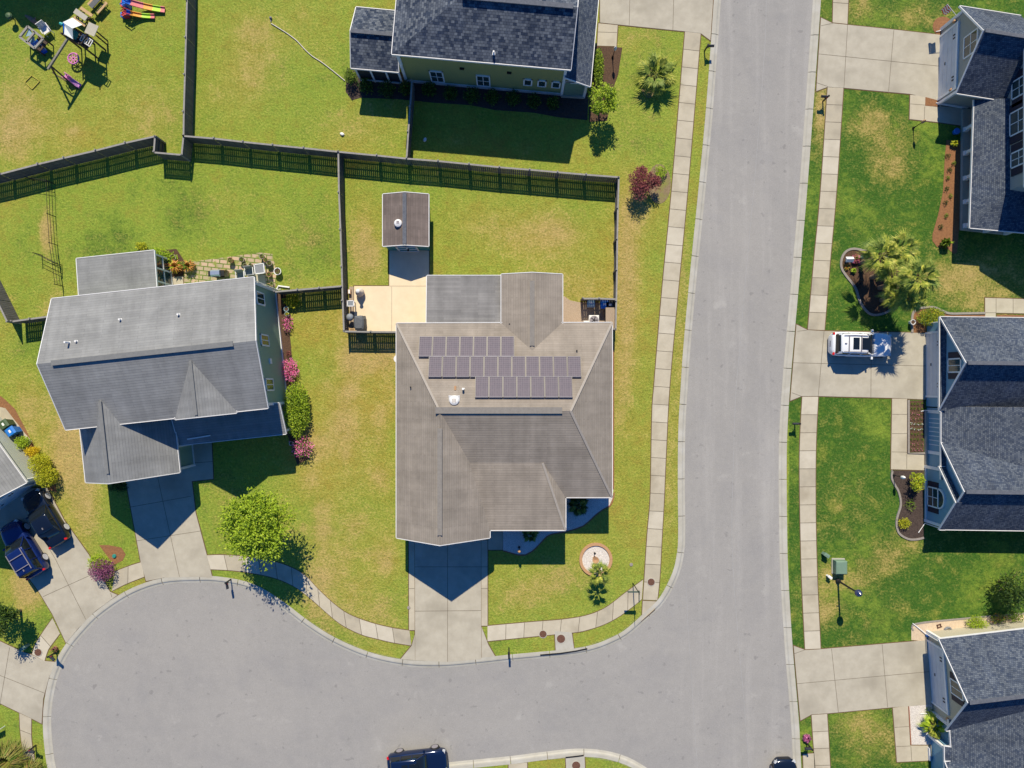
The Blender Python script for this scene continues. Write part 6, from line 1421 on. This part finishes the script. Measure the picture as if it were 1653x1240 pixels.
t = root('storage_box', V(983,512), 'low storage box with ribbed grey brown lid in the screened corner', 'storage box'); mb = MB(); mb.prism([V(976,500)[:2],V(991,500)[:2],V(991,530)[:2],V(976,530)[:2]], 0, .95); part(t,'box',mb,M['bindark']); mb = MB(); c = V(983.5,515,20); mb.box(c, (.86,1.62,.06)); 
for k in range(4): mb.box((c[0]-.3+.2*k,c[1],c[2]+.04),(.05,1.6,.03))
part(t,'lid',mb,M['deckboard'])
# flag on the grey garage
t = root('flag', V(1519,42,40), 'small striped flag hanging from the garage corner of the grey house', 'flag'); a = Vector(V(1517,46,40)); b = Vector(V(1496,36,52)); mb = MB(); mb.bar(a, b, .03); part(t,'pole',mb,M['gutter'])
for k in range(7):
    mb = MB(); p0 = a.lerp(b, .45); p1 = b; z0 = -.12*k; z1 = -.12*(k+1); n_ = 6
    for j in range(n_):
        q0 = p0.lerp(p1, j/n_); q1 = p0.lerp(p1, (j+1)/n_); w0 = .05*math.sin(j*1.4+k*.2); w1 = .05*math.sin((j+1)*1.4+k*.2)
        mb.poly([q0+Vector((w0*.5,w0,z0)), q1+Vector((w1*.5,w1,z0)), q1+Vector((w1*.5,w1,z1)), q0+Vector((w0*.5,w0,z1))])
    part(t,'stripe',mb,M['taillight'] if k % 2 == 0 else M['white'])
mb = MB(); q0 = a.lerp(b,.45); q1 = a.lerp(b,.68); mb.poly([q0+Vector((0.02,.06,0)), q1+Vector((0.02,.06,0)), q1+Vector((0.02,.06,-.45)), q0+Vector((0.02,.06,-.45))]); part(t,'canton',mb,M['carblue'])
# coiled hose in the sandy bed, concrete block, yard sign
mb = MB()
for k in range(3): mb.tube([(math.cos(a)*(.30-.03*k), math.sin(a)*(.22-.03*k), .05+.05*k) for a in [2*math.pi*j/20 for j in range(21)]], .03, 5)
o = mb.build('coiled_hose', M['cushion'], None, world=False); o.location = V(1529.5,1016,.4); tag(o, 'dark coiled hose on the sandy bed', 'hose')
mb = MB(); mb.box((0,0,.06),(.4,.05,.06)); mb.box((-.15,.1,.06),(.05,.3,.06)); mb.box((.12,.12,.06),(.05,.25,.06)); mb.box((0,.22,.06),(.35,.05,.06)); o = mb.build('metal_bracket', M['iron'], None, world=False); o.location = V(1516,1012,.4); o.rotation_euler=(0,0,.3); tag(o, 'rusty metal bracket lying left of the coiled hose', 'bracket')
t = root('yard_sign', V(4,1173), 'white framed yard sign on the grass at the left edge', 'sign'); mb = MB(); A_ = Vector(V(-4,1178,0)); B_ = Vector(V(8,1172,0)); 
for p in (A_, B_): mb.bar(p, p+Vector((0,0,.8)), .04)
mb.bar(A_+Vector((0,0,.8)), B_+Vector((0,0,.8)), .04); part(t,'frame',mb,M['white']); mb = MB(); mb.bar(A_+Vector((0,0,.55)), B_+Vector((0,0,.55)), .02, .42); part(t,'panel',mb,M['covertop'])
mb = MB(); mb.lathe((0,0,0), [(.16,0),(.18,.08),(.13,.16),(.02,.2)], 10); mb.lathe((.05,.12,.1), [(.09,0),(.1,.1),(.02,.2)], 8); o = mb.build('gnome_planter', M['binblue'], None, world=False); o.location = V(1497,1024.5,.4); tag(o, 'small blue and pink ornament at the corner of the beige garage', 'garden ornament')
mb = MB(); mb.lathe((0,0,0), [(.2,0),(.26,.3),(.22,.35),(.02,.36)], 12); o = mb.build('garden_urn', M['binblue'], None, world=False); o.location = V(1541,214,.3); tag(o, 'blue pot in the dark shade of the grey house porch', 'flower pot')

# ------------------------------------------------------------------ play lawn
M['plaswhite'] = paint('canopy_white', (.62,.66,.66), .5, .1); M['plasblue'] = paint('plastic_blue', (.01,.13,.60), .35, .2); M['plaspink'] = paint('plastic_pink', (.60,.20,.42), .4, .2)
M['plasred'] = paint('plastic_red', (.62,.05,.06), .4, .2); M['plasorange'] = paint('plastic_orange', (.80,.36,.03), .4, .2); M['plaslime'] = paint('plastic_lime', (.42,.72,.03), .4, .2); M['plascoral'] = paint('plastic_coral', (.70,.20,.20), .4, .2); M['plaslilac'] = paint('plastic_lilac', (.45,.22,.48), .4, .2)
M['darkwood'] = nm('dark_timber', (.085,.06,.045), (.05,.035,.028), 5, .8); M['greywood'] = nm('grey_timber', (.24,.23,.19), (.17,.16,.13), 5, .85)
M['teals'] = paint('plastic_teal', (.02,.32,.30), .4, .2)
# large swing set tower
T = root('swing_set', V(142,70), 'big wooden swing set with white canopy and pink disc swing on the play lawn', 'swing set')
def Pm(px, py, h): x, y = im(px, py, h); return Vector(V(x, y, h))
# canopy: picture corners
cA, cB, cC, cD = Pm(101,36,52), Pm(117,29,52), Pm(133,39,52), Pm(118,62,44)
r1, r2 = Pm(108,39,62), Pm(126,45,62)
up0 = Pm(101,50,46)
mb = MB(); mb.poly([Pm(101,36,50), Pm(117,28.5,50), Pm(133,40,60), Pm(117,46,62)]); part(T,'canopy',mb,M['plaswhite'])
mb = MB(); mb.poly([Pm(101,36,50), Pm(117,46,62), Pm(118,63.5,50), Pm(101.5,54,50)]); mb.poly([Pm(117,46,62), Pm(133,40,60), Pm(131,46,56), Pm(118,63.5,50)]) if False else None; part(T,'canopy_side',mb,M['plaswhite'])
mb = MB(); mb.poly([Pm(101,36,50), Pm(101.5,54,50), Pm(103.5,55.5,50), Pm(103.5,36.5,51.5)]); part(T,'canopy_edge',mb,M['plasblue'])
deckp = [im(117,46,30), im(152,66,30), im(140,80,30), im(112,64,30)]
mb = MB(); mb.prism([V(*q)[:2] for q in deckp], 1.45, 1.55); part(T,'deck',mb,M['darkwood'])
for q in deckp+[im(134,57,30)]:
    mb = MB(); mb.bar(V(*q,0), V(*q,50), .10); part(T,'post',mb,M['darkwood'])
mb = MB()
for hh in (38,46):
    for a, b in zip(deckp, deckp[1:]+deckp[:1]): mb.bar(V(*a,hh), V(*b,hh), .07)
for k in range(9):
    q = lerp2(deckp[0], deckp[1], k/8); mb.bar(V(*q,31), V(*q,46), .05); q = lerp2(deckp[3], deckp[2], k/8); mb.bar(V(*q,31), V(*q,46), .05)
part(T,'railing',mb,M['darkwood'])
lad0, lad1 = im(134,55,44), im(150,66,44); off2 = Vector((-.55,-.85))*9
mb = MB()
for k in range(6):
    q = lerp2(lad0, lad1, k/5); q2 = (q[0]-5, q[1]+9); mb.bar(V(*q,44), V(*q2,44), .05)
mb.bar(V(*lad0,44), V(*lad1,44), .05); mb.bar(V(lad0[0]-5,lad0[1]+9,44), V(lad1[0]-5,lad1[1]+9,44), .05); part(T,'monkey_bars',mb,M['white'])
mb = MB(); b0 = Pm(111,60,44); b1 = Pm(77.5,112,44); mb.bar(b0, b1, .13, .16); part(T,'swing_beam',mb,M['greywood'])
dbm = (b1-b0).normalized(); nb = Vector((dbm.y,-dbm.x,0))
for s in (-1,1): mb = MB(); f_ = b1+nb*s*1.05; mb.bar(b1-dbm*.35, (f_.x, f_.y, 0), .10); part(T,'leg',mb,M['darkwood'])
mb = MB(); f1 = b1+nb*1.05*.6; f2 = b1-nb*1.05*.6; mb.bar((f1.x,f1.y,b1.z*.4), (f2.x,f2.y,b1.z*.4), .08); part(T,'cross_brace',mb,M['darkwood'])
# disc swing hanging under a side beam
bs = Pm(118.5,94.5,9); mb = MB()
mb.tube([bs+Vector((math.cos(a)*.42,math.sin(a)*.42,.0)) for a in [2*math.pi*k/24 for k in range(25)]], .07, 6); 
for k in range(4): a = k*math.pi/4+.3; mb.bar(bs-Vector((math.cos(a)*.4,math.sin(a)*.4,0)), bs+Vector((math.cos(a)*.4,math.sin(a)*.4,0)), .07, .03)
sw = part(T,'disc_swing',mb,M['plaspink']); mb = MB()
for k in range(3): a = k*2.09+.5; mb.bar(bs+Vector((math.cos(a)*.4,math.sin(a)*.4,0)), b0.lerp(b1,.5)+Vector((.0,0,-.1)), .012)
mb.build('rope', M['black'], sw)
mb = MB(); g0, g1 = Pm(124,49,40), Pm(118,62,40); mb.bar(g0, g1, .5, .03); part(T,'wave_slide_top',mb,M['teals'])
mb = MB(); mb.tube([Pm(97,38,50), Pm(102,40,50)], .12, 8); part(T,'telescope',mb,M['teals'])
mb = MB(); e0, e1 = im(148,48,28), im(157,52,28); mb.bar(V(*im(140,44,30),30), V(*e1,30), .9, .04); part(T,'side_roof',mb,M['kerb'])
for q in (e1, im(156,58,28)): mb = MB(); mb.bar(V(*q,0), V(*q,30), .08); part(T,'post',mb,M['darkwood'])
# small sand box tower with blue slide
T = root('play_tower', V(62,70), 'small open play tower with blue slide and timber frame near the left edge', 'play tower')
K4 = [im(46,43.5,22), im(71,63,22), im(57,79,22), im(32.7,60.4,22)]
for q in K4+[lerp2(K4[0],K4[1],.45), lerp2(K4[3],K4[2],.45)]: mb = MB(); mb.bar(V(*q,0), V(*q,23), .09); part(T,'post',mb,M['darkwood'])
mb = MB()
for a, b in zip(K4, K4[1:]+K4[:1]): mb.bar(V(*a,23), V(*b,23), .16, .12)
mb.bar(V(*lerp2(K4[0],K4[1],.45),23), V(*lerp2(K4[3],K4[2],.45),23), .16, .12); part(T,'top_rail',mb,M['woodtop'])
mb = MB(); mb.prism([V(*lerp2(K4[0],K4[1],.45))[:2], V(*K4[1])[:2], V(*K4[2])[:2], V(*lerp2(K4[3],K4[2],.45))[:2]], .55, .62); part(T,'deck',mb,M['darkwood'])
mb = MB(); mb.prism([V(*lerp2(K4[0],K4[3],.55))[:2], V(*lerp2(lerp2(K4[0],K4[1],.45),lerp2(K4[3],K4[2],.45),.55))[:2], V(*lerp2(K4[3],K4[2],.45))[:2], V(*K4[3])[:2]], .3, .36); part(T,'sand_tray',mb,M['brickedge'])
s0, s1 = im(55,68,19), im(71,84,3); a = Vector(V(*s0,19)); b = Vector(V(*s1,2.5)); d = (b-a).normalized(); n = Vector((d.y,-d.x,0)).normalized()
mb = MB(); mb.bar(a, b, .48, .03); 
for s in (-1,1): mb.bar(a+n*s*.26+Vector((0,0,.06)), b+n*s*.26+Vector((0,0,.06)), .05, .14)
mb.bar(b, b+Vector((d.x,d.y,0))*.25, .5, .04); part(T,'slide',mb,M['plasblue'])
mb = MB(); q = Vector(V(*im(52,67,18),18)); mb.poly([q+Vector((-.35,.1,.1)), q+Vector((.25,.35,.1)), q+Vector((.15,-.45,-.15))]); q = Vector(V(*im(47,53,20),20)); mb.poly([q+Vector((-.3,-.3,0)), q+Vector((.1,.4,.12)), q+Vector((.3,-.2,0))]); part(T,'awning',mb,M['globe'])
# picnic tables
def picnic(px, py, rz, label, mats=('woodtan','kerb')):
    x, y = im(px, py, 14); t = root('picnic_table', V(x,y), label, 'picnic table', 'picnic tables on the play lawn', rz=rz); OFF[t.name] = Vector()
    mb = MB(); mb.box((0,0,.72),(1.15,.42,.05)); mb.build('table_top', M[mats[1]], t)
    for s in (-1,1): mb = MB(); mb.box((0,s*.48,.42),(1.15,.24,.05)); mb.build('bench', M[mats[0]], t)
    for s in (-1,1): mb = MB(); mb.bar((s*.45,-.4,.0),(s*.45,.12,.7),.06); mb.bar((s*.45,.4,0),(s*.45,-.12,.7),.06); mb.bar((s*.45,-.5,.38),(s*.45,.5,.38),.06); mb.build('leg_frame', M['darkwood'], t)
picnic(130.5,24,R(-35),'tan picnic table just above the canopy of the swing set'); picnic(154,3,R(48),'tan picnic table cut by the top edge',('woodtan','cover'))
# rainbow slides
def rslide(x0, y0, x1, y1, segs, label, towerm, w_=.34, h0=16, red=False):
    t = root('toddler_slide', V(x0,y0), label, 'slide', 'coloured toddler slides'); a = Vector(V(x0,y0,h0)); b = Vector(V(x1,y1,2)); d = b-a; n = Vector((d.y,-d.x,0)).normalized()
    s0 = 0
    for m_, e in segs:
        p = a.lerp(b, s0); q = a.lerp(b, e); sag = lambda t_: Vector((0,0,-.18*math.sin(math.pi*t_)))
        mb = MB(); k_ = 4
        for j in range(k_):
            t0 = s0+(e-s0)*j/k_; t1 = s0+(e-s0)*(j+1)/k_; u = a.lerp(b,t0)+sag(t0); v = a.lerp(b,t1)+sag(t1)
            mb.bar(u, v, w_, .03)
            for s in (-1,1): mb.bar(u+n*s*w_/2+Vector((0,0,.05)), v+n*s*w_/2+Vector((0,0,.05)), .045, .13)
        part(t,'slide_bed',mb,M[m_]); s0 = e
    dd = Vector((d.x,d.y,0)).normalized()
    for k, m_ in enumerate(towerm):
        mb = MB(); hh = h0/20*(1-k/len(towerm)*.75); mb.box(a-dd*(.14+.20*k)+Vector((0,0,hh/2-a.z)), (.24,w_*1.15,hh), math.atan2(dd.y,dd.x)); 
        part(t,'step',mb,M[m_])
    mb = MB()
    for s in (-1,1): mb.tube([a+n*s*(w_/2+.03)-dd*.5+Vector((0,0,-.1)), a+n*s*(w_/2+.03)+Vector((0,0,.28)), a+n*s*(w_/2+.03)+dd*.3+Vector((0,0,.05))], .04, 6)
    part(t,'handrail',mb,M[towerm[0]])
x0, y0 = im(204,3,16); x1, y1 = im(266,16.5,2); rslide(x0, y0, x1, y1, [('plasblue',.11),('plascoral',.42),('plasorange',.66),('plaslime',.88),('plascoral',1.0)], 'longer rainbow slide with blue steps cut by the top edge', ('plasblue','plasblue','plasred'), .42, 18)
x0, y0 = im(204,20,13); x1, y1 = im(249.5,27,2); rslide(x0, y0, x1, y1, [('plasblue',.12),('plasorange',.50),('plaslime',.84),('plascoral',1.0)], 'shorter rainbow slide with red steps below the longer one', ('plasred','plasred','plasblue'), .32, 13)
x0, y0 = im(108.5,125,12); x1, y1 = im(130,140,2); rslide(x0, y0, x1, y1, [('plaspink',.2),('plaslilac',.85),('plaspink',1.0)], 'small lilac slide at the foot of the swing beam', ('plaspink','teals'), .34, 12)
# low odds and ends
mb = MB(); mb.tube([(-.55,.35,.08),(-.2,.15,.12),(.15,-.12,.12),(.5,-.4,.10)], [.07,.16,.20,.12], 8); mb.tube([(.1,-.1,.12),(.3,.2,.1)], [.1,.04], 6); o = mb.build('driftwood', M['brickedge'], None, world=False); M['drift'] = nm('drift', (.33,.19,.13), (.25,.14,.10), 5, .9); o.data.materials[0] = M['drift']; o.location = V(53,33); tag(o, 'long reddish brown log lying above the small play tower', 'log')
t = root('garden_sphere', V(24.5,33), 'small dark round planter on a stand at the left of the play lawn', 'planter'); mb = MB(); c = Vector(V(24.5,33,0)); mb.tube([c, c+Vector((0,0,.5))], .04, 6); part(t,'stand',mb,M['black']); mb = MB(); mb.lathe(c+Vector((0,0,.45)), [(.1,0),(.24,.1),(.28,.25),(.2,.36),(.02,.4)], 12); part(t,'bowl',mb,M['bingreen'])
mb = MB(); fr = [im(p[0],p[1],1) for p in ((40,133),(51,122),(64,131),(52,144))]
for a, b in zip(fr, fr[1:]+fr[:1]): mb.bar(V(*a,1), V(*b,1), .05)
M['ropey'] = nm('yellow_rope', (.42,.36,.06), (.34,.3,.06), 5, .8); tag(mb.build('rope_square', M['ropey']), 'faint yellow square of rope lying on the play lawn', 'rope')
